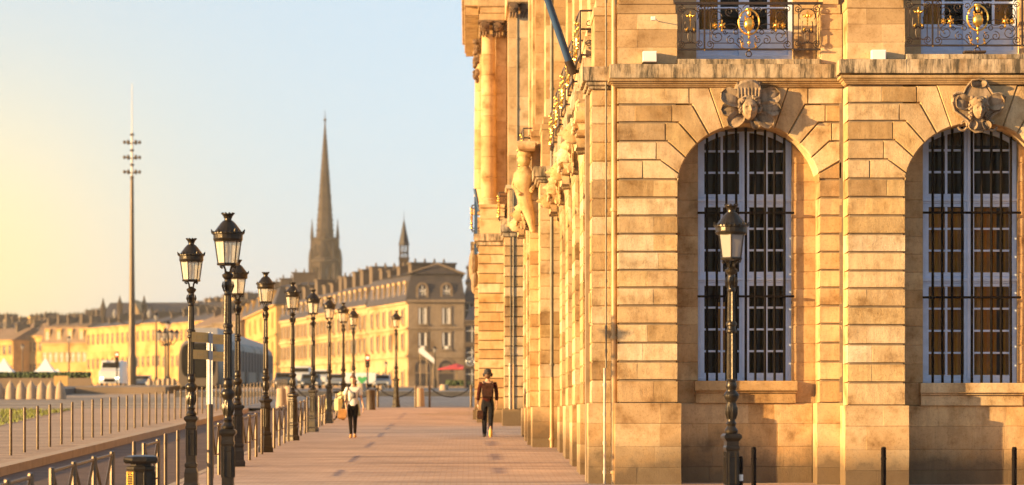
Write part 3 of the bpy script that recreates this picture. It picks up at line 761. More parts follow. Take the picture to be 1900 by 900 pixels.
def mask_cartouche(T, uc, vc, par, sc=1.0, mt='carved'):
    f = lambda x, y: (uc+(x-1811)/KA*sc, vc+(204-y)/KA*sc); M3 = frM(T)
    b = MB()
    out = [(1800,152),(1814,150),(1824,153),(1830,164),(1838,176),(1852,176),(1860,182),(1858,196),(1850,208),(1838,215),(1832,222),(1826,236),(1818,245),(1806,246),(1798,240),(1792,226),(1780,216),(1768,208),(1763,192),(1765,178),(1774,174),(1784,176),(1790,164)]
    b.prism([f(x, y) for x, y in out], -.02, .10, T, .04, .05)
    pts = [f(x, y) for x, y in out]
    b.tube([T(p, q, .105) for p, q in pts], .024*sc, 6, True)
    for cx, s_ in ((1784, 1), (1836, -1)):
        sp = []
        for i in range(18):
            t = R(200+i*20*1.0) if s_ > 0 else R(-20-i*20); rr = (13-.55*i); p, q = f(cx+rr*math.cos(t)*.8, 232-rr*math.sin(t)); sp.append(T(p, q, .09))
        b.tube(sp, .022*sc, 6)
    for (x, y, a, ln, wd) in ((1796,196,165,.25,.26),(1828,196,15,.28,.28),(1811,166,90,.13,.26),(1804,225,250,.17,.14),(1822,225,290,.17,.14)):
        p, q = f(x, y); petal(b, T, p, q, .07, R(a), ln*sc, wd*sc, .05, .08)
    po = b.build('keystone_carving', M[mt], par, True)
    u, v = f(1811, 206); m = MB()
    m.ball(T(u, v, .19), .105*sc, .15*sc, .16*sc, 32, 26, M3, face_fn(.105*sc, .15*sc, .16*sc)); m.build('carved_face', M[mt], po, True)
    h = MB(); h.ball(T(u, v+.12*sc, .16), .155*sc, .15*sc, .11*sc, 20, 12, M3)
    h.ball(T(u, v+.14*sc, .28), .05*sc, .07*sc, .035*sc, 10, 8, M3)
    for s_ in (-1, 1):
        h.ball(T(u+s_*.05*sc, v+.17*sc, .27), .025*sc); h.ball(T(u+s_*.12*sc, v+.19*sc, .2), .04*sc)
        for i in range(12):
            t = i/11; h.ball(T(u+s_*(.13+.02*math.sin(i*2))*sc, v+(.10-.24*t)*sc, .17-.04*t), .03*sc, .04*sc, .028*sc, 7, 5)
    h.build('carved_headdress', M[mt], po, True)
mask_plumed(TA1, A1['uc'], va(204), nb)
mask_cartouche(TA2, A2['uc'], va(204)+DZ2-.02, nb)

# ---------------------------------------------------------------- side facade along the promenade
TS = frame_S()
BW = 3.92
def s_pier(x, d0, ln, xr, par=nb, name='pier_stone', zb=None, cap=True, plx=.0, rows_=VR, prow=VP):
    for r in range(len(rows_)-1):
        one(name, lambda m: m.ring(x, xr, d0, d0+ln, rows_[r+1]+.001, rows_[r]-.001, .022), M['stone'], par)
    for r in range(len(prow)-1):
        if prow[r] < gz(d0)-.02: break
        one('plinth_stone', lambda m: m.ring(x-.055-plx, xr, d0-.05, d0+ln+.05, prow[r+1]+.0005, prow[r]-.0005, .005), M['smooth_stone'], par)
def s_cap(x, d0, ln, xr, par=nb):
    vt = va(148)
    mb = MB(); e = .03
    mb.ring(x-.16, xr, d0-.13, d0+ln+.13, vt+.0, va(121), .012); mb.ring(x-.10, xr, d0-.09, d0+ln+.09, vt-.07, vt-.002, .015); mb.ring(x-.05, xr, d0-.05, d0+ln+.05, va(162), vt-.072, .015)
    mb.build('pier_cornice', M['band'], par)
def s_upper(x, d0, ln, xr, par=nb, top=None):
    ys = [121, 87, 54, 25]
    for r in range(3): one('upper_stone', lambda m: m.ring(x+.05, xr, d0, d0+ln, va(ys[r])+.001, va(ys[r+1])-.001, .005), M['smooth_stone'], par)
    one('upper_moulding', lambda m: [m.ring(x+.03, xr, d0-.02, d0+ln+.02, va(25)+.001, va(9), .01), m.ring(x+.08, xr, d0+.03, d0+ln-.03, va(9)+.001, va(-10), .02)], M['smooth_stone'], par)
    z = va(-10)+.002
    while z < (top or 15.5): one('upper_stone', lambda m: m.ring(x+.14, xr, d0+.1, d0+ln-.1, z, z+.438, .005), M['smooth_stone'], par); z += .44
# corner pier P1 and the five piers behind it
for i in range(6):
    d0 = 48.1+BW*i if i == 0 else 47.8+BW*i
    ln = 1.2 if i == 0 else 1.49
    xr = 2.62 if i == 0 else XS+.6
    if i < 5: s_pier(XS, d0, ln, xr)
    s_cap(XS, d0, ln, xr) if i < 5 else None
    if i < 5: s_upper(XS, d0, ln, xr)
def s_bay(T, uc, u0, u1, par, mask=None, dx=0.0, glassy=True):
    for_names = ('wall_stone','voussoir','recess_stone','plinth_stone')
    wall_bay(T, u0, uc, u1, par, for_names, left=False, right=False)
    # inner recess wall, sill and window simplified by the grazing view
    for sg in (-1, 1):
        a, b = sorted((uc+sg*WHW, uc+sg*HW))
        one('recess_wall', lambda m: [m.stone(a, b, VR[r+1]+.0005, VR[r]-.0005, -.9, -.602, .003, .003, T) for r in range(4, 17)], M['smooth_stone'], par)
    one('recess_wall', lambda m: m.stone(uc-HW, uc+HW, .3, va(706), -.9, -.604, .003, .003, T), M['smooth_stone'], par)
    one('window_sill', lambda m: m.stone(uc-.88, uc+.88, va(725), va(706)+.003, -.7, -.42, .008, .01, T), M['stone'], par)
    fr = MB()
    fr.stone(uc-WHW, uc+WHW, va(706), va(230), -.86, -.80, .004, .004, T)
    wo = fr.build('window', M['far_glass'], par); b = MB()
    for u in (-.79, -.42, 0, .42, .79): b.stone(uc+u-.03, uc+u+.03, va(706), va(232), -.8, -.75, .004, .004, T)
    for y in (700, 650, 608, 568, 515, 460, 423, 370, 320, 280): b.stone(uc-.8, uc+.8, va(y)-.02, va(y)+.02, -.8, -.755, .004, .004, T)
    b.build('glazing_bar', M['paint'], wo)
    gb = MB()
    for i in range(9): gb.bar(T(uc+(i-4)*.166, va(706), -.5), T(uc+(i-4)*.166, ell(uc+(i-4)*.166, uc)-.02, -.5), .02, 5)
    for y in (395, 550): gb.box(uc-.85, uc+.85, va(y)-.02, va(y)+.02, -.505, -.465, T)
    gb.build('window_grille', M['iron'], par)
    # cornice strip, upper wall, window of the upper storey
    one('cornice_stone', lambda m: [m.stone(u0, u1, va(147), va(121), -.5, .0, .004, .006, T), m.stone(u0, u1, va(162)+.002, va(147)-.002, -.5, -.03, .01, .004, T)], M['band'], par)
    wl, wr = uc-.84, uc+.84
    one('upper_wall', lambda m: [m.stone(a, b, va(121)+i*.42+.001, va(121)+i*.42+.419, -.95, -.50, .003, .003, T) for a, b in ((u0-.05, wl), (wr, u1+.05)) for i in range(17)], M['smooth_stone'], par)
    one('upper_window_surround', lambda m: [m.stone(a, b, va(121)+.0, va(-230), -.6, -.38, .01, .01, T) for a, b in ((wl-.16, wl), (wr, wr+.16))], M['stone'], par)
    d = MB(); d.stone(wl, wr, va(118), va(-300), -.9, -.86, .004, .004, T); do = d.build('balcony_door', M['far_glass'], par)
    b = MB()
    for u in (-.8, -.42, 0, .42, .8): b.stone(uc+u-.035, uc+u+.035, va(118), va(-300), -.86, -.8, .004, .004, T)
    b.stone(uc-.8, uc+.8, va(110), va(57), -.86, -.82, .004, .004, T)
    b.build('glazing_bar', M['paint'], do)
    if mask: mask(T, uc, va(215), par, 1.15, 'stone')
def s_balcony(x, dc, par=nb, ln=2.45, scl=1.0, v0=8.28, prot=.16):
    """slab block with bowed gilded railing"""
    d0, d1 = dc-ln/2, dc+ln/2
    one('balcony_slab', lambda m: m.ring(x-prot+.02, x+.6, d0, d1, v0, v0+.25*scl, .015), M['band'], par)
    r = MB(); z0, z1 = v0+.30*scl, v0+1.08*scl; xo = x-prot-.02
    path = [(x+.12, d0+.03), (xo, d0+.06), (xo-.03, dc), (xo, d1-.06), (x+.12, d1-.03)]
    for z in (z0, z1): r.tube([(a, b, z) for a, b in path], .02, 5)
    n = 15
    for i in range(n+1):
        d = d0+.06+(d1-d0-.12)*i/n; r.bar((xo-.01, d, z0), (xo-.01, d, z1), .009, 4)
    for a in (x+.12, xo): r.bar((a, d0+.05, z0-.15), (a, d0+.05, z1), .014, 5)
    for i in range(6):
        d = d0+.25+(d1-d0-.5)*i/5
        for (rr, zc) in ((.15, z0+.2), (.13, z0+.55)):
            r.tube([(xo-.01, d+rr*(1-k/20)*math.cos(k*.5), zc+rr*(1-k/20)*math.sin(k*.5)) for k in range(18)], .009, 4)
    # end panel faces down the promenade
    for (rr, xc, zc) in ((.07, (x+.12+xo)/2, z0+.2), (.06, (x+.12+xo)/2, z0+.55)):
        r.tube([(xc+rr*math.cos(k*.5)*(1-k/22), d0+.05, zc+rr*math.sin(k*.5)*(1-k/22)) for k in range(16)], .009, 4)
    ro = r.build('balcony_railing', M['rust_iron'], par, True)
    g = MB()
    for d, q in ((dc, 1.5), (dc-.75, 1), (dc+.75, 1), (dc-1.1, .8), (dc+1.1, .8)):
        for dz, rr in ((0, .06), (.12, .045), (-.12, .05), (.22, .03), (-.22, .035)):
            g.ball((xo-.03, d+random.uniform(-.03, .03), (z0+z1)/2+dz*q), .035*q, rr*q, rr*q, 7, 5)
    g.tube([(xo-.03, dc+.18*math.cos(k*.5), (z0+z1)/2+.27*math.sin(k*.5)) for k in range(13)], .018, 5, True)
    g.build('gilded_ornament', M['gold'], ro, True, kind='stuff')
random.seed(11)
for i in range(5):
    u0 = (1.5 if i == 0 else 1.49)+BW*i; u1 = BW*(i+1)
    uc = (u0+u1)/2
    s_bay(TS, uc, u0-.02, u1+.0, nb, mask=(mask_plumed, mask_cartouche)[i % 2] if i < 5 else None)
    s_balcony(XS+.04, DA+uc)
one('wall_core', lambda m: [m.box(XS+.9, XS+1.0, DA+.6, DA+BW*5+9, .2, 15.0), m.box(XS+.35, XS+.9, DA+.6, DA+BW*5, va(262), va(150)), m.box(2.58, 2.75, 47.95, 49.5, .4, 15.0), m.box(2.3, 2.75, 48.6, 49.2, .4, 15)], M['joint'])
# roof mass so that the sun does not leak into the rooms
one('wall_core', lambda m: [m.box(XS+1.0, 14, DA+3.3, DA+3.5, .2, 15.0), m.box(XS+.6, 14, DA+1.0, DA+27, 15.0, 15.2)], M['joint'])
# ---- projecting pavilion with its big console figures
XQ = 1.71; DQ = 67.2
Vq = VR; 
s_pier(XQ, DQ, 1.7, XS+.6, name='pier_stone', plx=.13)
s_cap(XQ, DQ, 1.5, XS+.6)
s_upper(XQ, DQ, 1.5, XS+.6)
XR = 1.50
for k in range(2):
    uc = DQ+2.0+1.45+BW*k
    Tq = lambda u, v, w_: Vector((XR-w_, u, v))
    s_bay(Tq, uc, uc-1.25, uc+1.25, nb, mask=(mask_cartouche, mask_plumed)[k])
    s_balcony(XR+.04, uc)
    s_pier(XR, uc+1.22, 1.45, XS+.6)
    s_cap(XR, uc+1.22, 1.45, XS+.6); s_upper(XR, uc+1.22, 1.45, XS+.6)
    if k == 0: s_pier(XR, DQ+1.72, .5, XS+.6); s_cap(XR, DQ+1.72, .5, XS+.6); s_upper(XR, DQ+1.72, .5, XS+.6)
# console figure under the first pavilion balcony: herm with a shell canopy
fg = MB(); xx, dd = 1.38, 68.9
fg.ball((xx-.02, dd, pz(297, dd)), .16, .18, .2, 14, 10); fg.ball((xx, dd, pz(286, dd)), .19, .2, .13, 12, 8)
fg.tube([(xx, dd, pz(307, dd)), (xx-.02, dd, pz(325, dd)), (xx-.06, dd, pz(345, dd)), (xx+.0, dd, pz(372, dd)), (xx+.12, dd, pz(400, dd)), (xx+.2, dd, pz(430, dd))], [.09, .26, .24, .17, .13, .05], 12)
fg.tube([(xx-.2, dd, pz(322, dd)), (xx-.28, dd-.05, pz(345, dd)), (xx-.12, dd-.2, pz(362, dd))], [.07, .06, .05], 7)
fg.tube([(xx+.2, dd, pz(322, dd)), (xx+.26, dd-.05, pz(340, dd)), (xx+.14, dd-.2, pz(356, dd))], [.07, .06, .05], 7)
fg.build('carved_figure', M['stone'], nb, True)
sh = MB(); petal(sh, lambda u, v, w_: Vector((1.62-w_*1.2, 68.6+u, v)), 0, pz(283, 68.9), .1, R(90), .26, .5, .2, .1)
sh.ring(1.25, 1.7, 68.4, 69.5, pz(272, 68.9), pz(266, 68.9), .02)
sh.build('shell_canopy', M['stone'], nb, True)
# drainpipes, conduits, plates
def pipe(x, d, z0, z1, r, mat, name='drainpipe', par=nb, br=2.2):
    m = MB(); m.bar((x, d, z0), (x, d, z1), r, 10)
    z = z0+.3
    while z < z1: m.lathe([(r*1.35, -.03), (r*1.45, 0), (r*1.35, .03)], (x, d, z), 10); z += br
    return m.build(name, M[mat], par, True)
d = 47.93; X = px(1139.5, d)
pipe(X, d, gz(d)-.1, pz(660, d), .062, 'pipe'); pipe(X, d, pz(660, d), 15, .052, 'pipe')
pipe(px(1122, 47.95), 47.98, gz(d)-.1, pz(683, d), .022, 'pipe_white', 'conduit', br=.5); pipe(px(1125, 47.95), 48.02, pz(683, d), 15, .016, 'pipe_dark', 'conduit', br=.4)
pipe(px(1024, 66.9), 66.95, gz(67)-.1, pz(700, 67), .05, 'pipe'); pipe(px(1024, 66.9), 66.95, pz(700, 67), 15, .045, 'pipe_dark')
one('wall_plate', lambda m: m.ring(XS-.03, XS+.1, 48.3, 48.55, pz(598, 48), pz(541, 48), .01), M['smooth_stone'])
# spotlights, camera, planter
def spot(T, x, y, w_, h, kq, lab, dep=.16, arm=True):
    m = MB(); u0, u1 = (x-HX)/kq, (x+w_-HX)/kq; v0 = CH+(HY-y-h)/kq; v1 = CH+(HY-y)/kq
    t = thing('wall_floodlight', lab, 'floodlight', T((u0+u1)/2, v0, -.05), 'white floodlights on the cornice')
    m.ring(0,1,0,1,0,1,.0) if False else None
    m.stone(u0, u1, v0+.02, v1, -.02, dep, .012, .012, T); m.build('housing', M['white_box'], t)
    b = MB(); b.stone(u0-.01, u1+.01, v0, v0+.018, -.04, dep-.02, .003, .003, T); b.build('base_plate', M['pot'], t)
spot(TA1, 1193, 95, 25, 22, KA+.3, 'small white floodlight box on the cornice left of the first balcony')
spot(TA2, 1617, 93, 26, 23, 110.3, 'white floodlight box on the cornice between the two gilded balconies')
m = MB(); Tc = TA1; m.stone(ua(1206), ua(1214), va(42), va(35), .22, .30, .008, .008, Tc); m.bar(Tc(ua(1214), va(39), .25), Tc(ua(1222), va(39), -.05), .008, 6)
tag(m.build('security_camera', M['white_box']), 'tiny white camera on a thin arm on the upper stone pier', 'camera')
t = thing('flower_box', 'dark brown planter hanging under the gilded medallion of the right balcony', 'planter', TA2(A2['uc'], va(110), 0))
m = MB(); kq = 110.07; a, b = (1789-HX)/kq, (1829-HX)/kq; z0, z1 = pz(109, 47.15), pz(94, 47.15)
m.stone(a+.03, b-.03, z0, z1-.03, -.16, .02, .01, .01, TA2); m.stone(a, b, z1-.035, z1, -.18, .04, .008, .008, TA2); m.build('box', M['pot'], t)
m = MB(); m.tube([TA2((a+b)/2+.055*math.cos(k*.5), (z0+z1)/2-.01+.055*math.sin(k*.5), .03) for k in range(13)], .01, 5, True); m.build('ring_handle', M['rust_iron'], t)
# flagpole
a, b = Vector((px(1062, 51), 51, pz(133, 51))), Vector((px(1003, 51), 50.6, pz(-30, 51)))
m = MB(); dv = (b-a).normalized(); m.tube([a, b+dv*1.6], [.068, .06], 12)
t = thing('flagpole', 'thick blue flagpole leaning out from the second floor balconies', 'flagpole', a)
m.build('pole', M['blue'], t, True); m = MB(); m.tube([a-dv*.05, a+dv*.22], .082, 12); m.bar(a, a+Vector((.35, 0, .02)), .03, 6); m.build('socket', M['rust_iron'], t, True)

# ---------------------------------------------------------------- second palace further along
fb = thing('columned_palace', 'tall golden palace with giant columns beyond the long arcaded building', 'building', (1.0, 88, gz(88)))
V88 = VR
pr = [v for v in VP]
def far_pier(x0, x1, d0, ln, plx=.06):
    for r in range(len(VR)-1):
        ss = [x0, x1] if random.random() < .4 else [x0, x0+(x1-x0)*random.choice([.35, .5, .62]), x1]
        for p, q in zip(ss, ss[1:]):
            a, b = p+.002, q-.002
            one('pier_stone', lambda m: m.stone(a, b, VR[r+1]+.001, VR[r]-.001, -ln, 0, .020, .010, lambda u, v, w_: Vector((u, d0-w_, v))), M['stone'], fb)
    one('plinth_stone', lambda m: m.ring(x0-plx, x1+plx, d0-.08, d0+ln+.08, .8, va(748), .01), M['smooth_stone'], fb)
def fb1(name, mat, *boxes, ch=.02):
    return one(name, lambda m: [m.ring(*b, ch) for b in boxes], M[mat], fb)
# Q2: stepped pier with the drainpipes
D2, D3 = 87.5, 92.0
x2a, x2b, x2c = px(936, D2), px(974, D2), 2.4
far_pier(x2a, x2c, D2, 1.6)
fb1('pier_cornice', 'band', (x2a-.12, x2c, D2-.14, D2+1.8, va(147), va(121)), (x2a-.06, x2c, D2-.07, D2+1.8, va(162), va(147)-.003))
fb1('upper_stone', 'smooth_stone', *[(x2a+.12, x2c, D2+.02, D2+1.6, va(121)+i*.55, va(121)+i*.55+.548) for i in range(2)])
fb1('upper_moulding', 'stone', (x2a+.04, x2c, D2-.05, D2+1.6, va(0), va(-14)))
def pil_blocks(x0, x1, d0, ln, z0, z1, h=.92):
    z = z0
    while z < z1-.05:
        t = min(z+h, z1); one('pilaster_stone', lambda m: m.ring(x0, x1, d0, d0+ln, z+.002, t-.002, .006), M['smooth_stone'], fb); z = t
zt = pz(38, D3); 
pil_blocks(px(943, D2), px(962, D2), D2+.1, 1.4, va(-14)+.01, pz(25, D2))
pil_blocks(px(962, D2), 2.4, D2+.1, 1.4, va(-14)+.01, pz(25, D2))
# Q3: columned end
x3a, x3b = px(888, D3), px(933, D3)
far_pier(x3a, x2a+.35, D3, 2.2)
far_pier(x3a-.12, x3a+.6, D3+4.2, 1.4)
fb1('pier_cornice', 'band', (x3a-.14, x3b+.4, D3-.16, D3+2.4, va(147), va(121)), (x3a-.07, x3b+.4, D3-.08, D3+2.4, va(162), va(147)-.003))
fb1('pier_cornice', 'band', (x3a-.26, x3a+.6, D3+4.0, D3+5.8, va(147), va(121)))
fb1('pedestal', 'smooth_stone', (x3a+.05, x3b+.05, D3+.0, D3+2.0, va(121)+.003, pz(407, D3)), (x3a+.05, x3b+.05, D3+.01, D3+2.0, pz(407, D3)+.003, pz(386, D3)))
fb1('pedestal', 'smooth_stone', (x3a-.08, x3a+.6, D3+4.2, D3+5.6, va(121)+.003, pz(386, D3)))
fb1('pedestal_moulding', 'stone', (x3a+.02, x3b+.06, D3-.05, D3+2.0, pz(386, D3)+.003, pz(379, D3)))
def column(cx, cy, r, z0, z1, par):
    z = z0; m = MB(); m.lathe([(r*1.25, 0), (r*1.25, .08), (r*1.12, .11), (r*1.18, .17), (r*1.02, .22)], (cx, cy, z0), 28); m.build('column_base', M['stone'], par, True)
    z += .22; n = 8; h = (z1-z)/n
    for i in range(n):
        a, b = r*(1-.14*(i/n)**2), r*(1-.14*((i+1)/n)**2)
        m = MB(); m.lathe([(a-.012, .002), (a, .014), (b, h-.014), (b-.012, h-.002)], (cx, cy, z+i*h), 28); m.build('column_drum', M['smooth_stone'], par, True)
def capital(x0, x1, d0, z0, z1, vol, par):
    m = MB(); h = z1-z0
    m.ring(x0-.02, x1+.02, d0-.06, d0+.6, z0+h*.82, z1, .02); m.ring(x0+.05, x1-.05, d0+.0, d0+.5, z0, z0+h*.82, .02)
    po = m.build('capital', M['carved_dark'], par)
    m = MB()
    for cx in vol:
        m.tube([(cx+.15*(1-k/30)*math.cos(k*.55), d0-.09-.002*k, z0+h*.48+.15*(1-k/30)*math.sin(k*.55)) for k in range(28)], .032, 6)
        m.ball((cx, d0-.08, z0+h*.48), .13, .06, .13, 14, 8)
        for j in (-1, 0, 1): m.ball((cx+j*.09, d0-.04, z0-.02), .045, .06, .11, 8, 6)
    m.build('volute', M['carved_dark'], po, True)
zc0, zc1 = pz(62, D3), pz(37, D3)
cxm = px(906.5, D3)
column(cxm, D3+.35, .255, pz(379, D3)+.005, zc0, fb)
column(x3a+.12, D3+4.9, .255, pz(379, D3)+.005, zc0, fb)
pil_blocks(px(920, D3), px(940, D3), D3+.45, 1.4, pz(379, D3)+.005, zc0)
pil_blocks(px(940, D3), 1.6, D3+.75, 1.4, va(121), zc0)
capital(px(888, D3), px(911, D3), D3+.05, zc0, zc1, (px(897, D3),), fb)
capital(px(911.5, D3), px(934, D3), D3+.15, zc0, zc1, (px(922, D3),), fb)
capital(px(934.5, D3), px(947, D3), D3+.3, zc0, zc1, (px(941, D3),), fb)
zq0, zq1 = pz(26, D2), pz(4, D2)
capital(px(943, D2), px(965, D2), D2+.0, zq0, zq1, (px(952, D2),), fb); capital(px(965.5, D2), px(988, D2), D2+.15, zq0, zq1, (px(972, D2),), fb); capital(px(988.5, D2), px(1004, D2), D2+.3, zq0, zq1, (px(994, D2),), fb)
capital(x3a-.14, x3a+.35, D3+4.6, zc0, zc1, (x3a+.05,), fb)
m = MB()   # side garlands of carved foliage under the cornice on the river side
random.seed(9)
for i in range(70):
    z = random.uniform(pz(140, D3), pz(66, D3)); m.ball((x3a-.02-random.random()*.12, D3+1.4+random.random()*.6, z), .07, .09, .075, 6, 5)
m.build('carved_garland', M['carved_dark'], fb, True)
fb1('entablature', 'stone', (px(889, D3), 3, D3+.1, D3+9, zc1+.003, pz(24, D3)), (px(891, D3), 3, D3+.07, D3+9, pz(24, D3)+.003, pz(12, D3)), (px(887, D3), 3, D3+.02, D3+9, pz(12, D3)+.003, pz(-15, D3)))
fb1('entablature', 'stone', (px(943, D2)-.05, 3, D2+.05, D2+4, zq1+.003, pz(-30, D2)))
# main cornice jutting out over the quay side
m = MB(); zx = pz(60, 97)
for i in range(26):
    d = D3+1.0+i*.42; m.box(px(864, 96), px(887, 96), d, d+.20, zx+.02+i*.0, zx+.3)
m.build('dentil', M['stone'], fb, kind='stuff')
fb1('main_cornice', 'stone', (px(863, 96)-.03, 3, D3+.8, D3+13, zx+.3, zx+.62), (px(861, 96)-.08, 3, D3+.7, D3+13, zx+.623, zx+2.3))
fb1('palace_wall', 'smooth_stone', (x3a+.18, 3, D3+2.0, D3+30, .9, zx+.3), (2.0, 3, D2+1.0, D3+2, .9, zx), (x2a+.3, 2.4, D2+1.5, D3+1, .9, zx))
for r in range(3):   # consoles on the quay face, seen in profile
    m = MB(); m.ball((x3a-.16, D3+3+r*2.4, pz(478, D3)), .16, .3, .45, 10, 8); m.ball((x3a-.12, D3+3+r*2.4, pz(510, D3)), .12, .25, .3, 10, 8); m.build('keystone_carving', M['carved'], fb, True)
pipe(px(953, D2), D2-.012, gz(D2)-.1, pz(675, D2), .03, 'pipe', par=fb); pipe(px(953, D2), D2-.012, pz(675, D2), pz(350, D2), .025, 'pipe_dark', par=fb); pipe(px(960, D2), D2+.1, pz(350, D2), pz(30, D2), .026, 'pipe_dark', par=fb)
pipe(px(946, D2), D2-.01, gz(D2)-.1, pz(674, D2), .028, 'pipe_white', 'conduit', fb, .8); pipe(px(947, D2), D2-.01, pz(674, D2), pz(330, D2), .012, 'pipe_dark', 'conduit', fb, .8)
m = MB(); m.bar((px(889, 93), 93, pz(392, 93)), (px(881, 93), 93, pz(350, 93)), .05, 8); t = thing('flagpole', 'short dark flagpole tilted off the far end of the columned palace', 'flagpole', (px(889, 93), 93, pz(392, 93))); m.build('pole', M['blue'], t, True)
m = MB(); m.ring(px(880, 93.4), px(886, 93.4), 93.4, 93.6, pz(472, 93.4), pz(365, 93.4), .01); m.build('rolled_flag', M['blue'], t)
s_balcony(x3a-.02, D3+3.5, fb, 1.6)
s_balcony(x2a+.05, D2+2.6, fb, 1.6)
# ---------------------------------------------------------------- street lamps
def make_lamp(label, milk=False):
    t = thing('street_lamp', label, 'street lamp', (0,0,0), 'cast iron street lamps of the promenade')
    m = MB()
    m.sq([(.125,0),(.125,.10),(.105,.14),(.105,.30),(.085,.38),(.10,.40),(.10,.44),(.078,.47),(.078,1.00),(.088,1.02),(.088,1.05),(.078,1.07),(.078,1.12),(.112,1.165),(.112,1.195),(.085,1.22)])
    for a in range(4):
        M4 = Matrix.Rotation(math.pi/2*a, 3, 'Z')
        for sx in (-1, 1): 
            q = [M4 @ Vector((sx*.045, -.082, .58)), M4 @ Vector((sx*.045, -.082, .99))]; m.bar(q[0], q[1], .010, 5)
        m.bar(M4 @ Vector((-.045, -.082, .58)), M4 @ Vector((.045, -.082, .58)), .007, 5); m.bar(M4 @ Vector((-.045, -.082, .93)), M4 @ Vector((.045, -.082, .93)), .007, 5)
    m.build('pedestal', M['lamp_iron'], t)
    m = MB()
    prof = [(.06,1.21),(.082,1.23),(.086,1.26),(.066,1.29),(.052,1.31),(.056,1.33),(.07,1.345),(.052,1.365),(.048,1.38),(.055,1.42),(.070,1.50),(.070,1.57),(.058,1.60),(.06,1.62),(.088,1.66),(.098,1.70),(.085,1.73),(.06,1.755),(.058,1.78),(.070,1.80),(.066,1.84),(.058,1.87),(.066,1.885),(.055,1.905)]
    m.lathe(prof, n=20)
    for i in range(8):
        a = 2*math.pi*i/8; ca, sa = math.cos(a), math.sin(a)
        m.tube([(ca*.055, sa*.055, 1.40), (ca*.068, sa*.068, 1.47), (ca*.070, sa*.070, 1.54), (ca*.058, sa*.058, 1.60)], [.006, .014, .012, .004], 6)
        m.ball((ca*.085, sa*.085, 1.70), .018, n=6, m=5)
    m.build('ornament', M['lamp_iron'], t, True)
    m = MB()
    def flute(r0, z0, r1, z1, n=14):
        vs = []
        for r, z in ((r0, z0), (r1, z1)):
            for k in range(2*n):
                a = math.pi*k/n; q = r*(1 if k % 2 else .84); vs.append((q*math.cos(a), q*math.sin(a), z))
        m.add(vs, [(k, (k+1) % (2*n), 2*n+(k+1) % (2*n), 2*n+k) for k in range(2*n)])
    flute(.058, 1.90, .052, 2.50); flute(.052, 2.60, .044, 3.02)
    m.lathe([(.050,2.48),(.066,2.50),(.066,2.52),(.054,2.54),(.054,2.57),(.068,2.585),(.068,2.61),(.05,2.63)], n=18)
    m.lathe([(.042,3.0),(.054,3.02),(.048,3.04),(.044,3.08),(.056,3.14),(.050,3.20),(.046,3.215),(.074,3.25),(.080,3.28),(.05,3.30),(.03,3.32)], n=18)
    for i in range(6):
        a = 2*math.pi*i/6; ca, sa = math.cos(a), math.sin(a); m.tube([(ca*.05, sa*.05, 3.05), (ca*.072, sa*.072, 3.13), (ca*.064, sa*.064, 3.19)], [.008, .016, .006], 5)
    m.build('shaft', M['lamp_iron'], t, False)
    m = MB()
    for i in range(4):
        a = R(45)+math.pi*i/2; ca, sa = math.cos(a), math.sin(a)
        m.tube([(ca*q, sa*q, z) for q, z in ((.02, 3.28), (.045, 3.31), (.05, 3.35), (.07, 3.385), (.10, 3.405), (.125, 3.40), (.135, 3.385), (.125, 3.37), (.11, 3.378))], .011, 6)
    m.build('bracket', M['lamp_iron'], t, True)
    # lantern: six tapering panes between ribs
    n = 6; rb, rt, zb, zt = .135, .178, 3.42, 3.725
    fr = MB()
    for k in range(n):
        a = 2*math.pi*(k+.28)/n; fr.bar((rb*math.cos(a), rb*math.sin(a), zb), (rt*math.cos(a), rt*math.sin(a), zt), .009, 5)
    fr.lathe([(rb+.012, zb-.018), (rb+.018, zb), (rb+.01, zb+.014), (rb-.02, zb+.01)], n=n, ph=.28)
    fr.lathe([(rt-.015, zt-.01), (rt+.01, zt), (rt+.022, zt+.03), (rt+.018, zt+.04), (rt+.02, zt+.085), (rt+.038, zt+.095), (rt+.038, zt+.112), (rt+.015, zt+.118)], n=20)
    fo = fr.build('lantern', M['lamp_iron'], t)
    for k in range(n):
        a0, a1 = 2*math.pi*(k+.28)/n, 2*math.pi*(k+1.28)/n; m = MB()
        q = .988; vs = [(rb*q*math.cos(a0), rb*q*math.sin(a0), zb+.01), (rb*q*math.cos(a1), rb*q*math.sin(a1), zb+.01), (rt*q*math.cos(a1), rt*q*math.sin(a1), zt), (rt*q*math.cos(a0), rt*q*math.sin(a0), zt)]
        vs += [(x*.97, y*.97, z) for x, y, z in vs]
        m.add(vs, [(0,1,2,3),(7,6,5,4),(0,4,5,1),(1,5,6,2),(2,6,7,3),(3,7,4,0)]); m.build('pane', M['lamp_milk' if milk else 'lamp_glass'], fo)
    m = MB(); m.lathe([(.03,3.44),(.05,3.46),(.055,3.60),(.03,3.66),(.09,3.70)], n=10) if milk else m.lathe([(.015,3.43),(.015,3.50),(.035,3.56),(.03,3.62),(.01,3.72)], n=10)
    m.build('burner', M['lamp_milk'], fo, True)
    m = MB(); m.lathe([(.19,3.835),(.185,3.85),(.165,3.88),(.13,3.925),(.10,3.965),(.07,3.995),(.05,4.005),(.048,4.03),(.055,4.035),(.06,4.055),(.085,4.085),(.085,4.09),(.03,4.08)], n=20)
    m.build('cap', M['lamp_iron'], t, False)
    m = MB()
    for i in range(24):
        a = 2*math.pi*i/24; ca, sa = math.cos(a), math.sin(a); h = .05 if i % 4 == 0 else .022
        m.tube([(ca*.205, sa*.205, 3.83), (ca*.215, sa*.215, 3.83+h*.6), (ca*(.225 if i % 4 == 0 else .208), sa*(.225 if i % 4 == 0 else .208), 3.835+h)], [.018, .014, .004], 5)
    for i in range(10):
        a = 2*math.pi*i/10; m.ball((.078*math.cos(a), .078*math.sin(a), 4.095), .014, n=6, m=4)
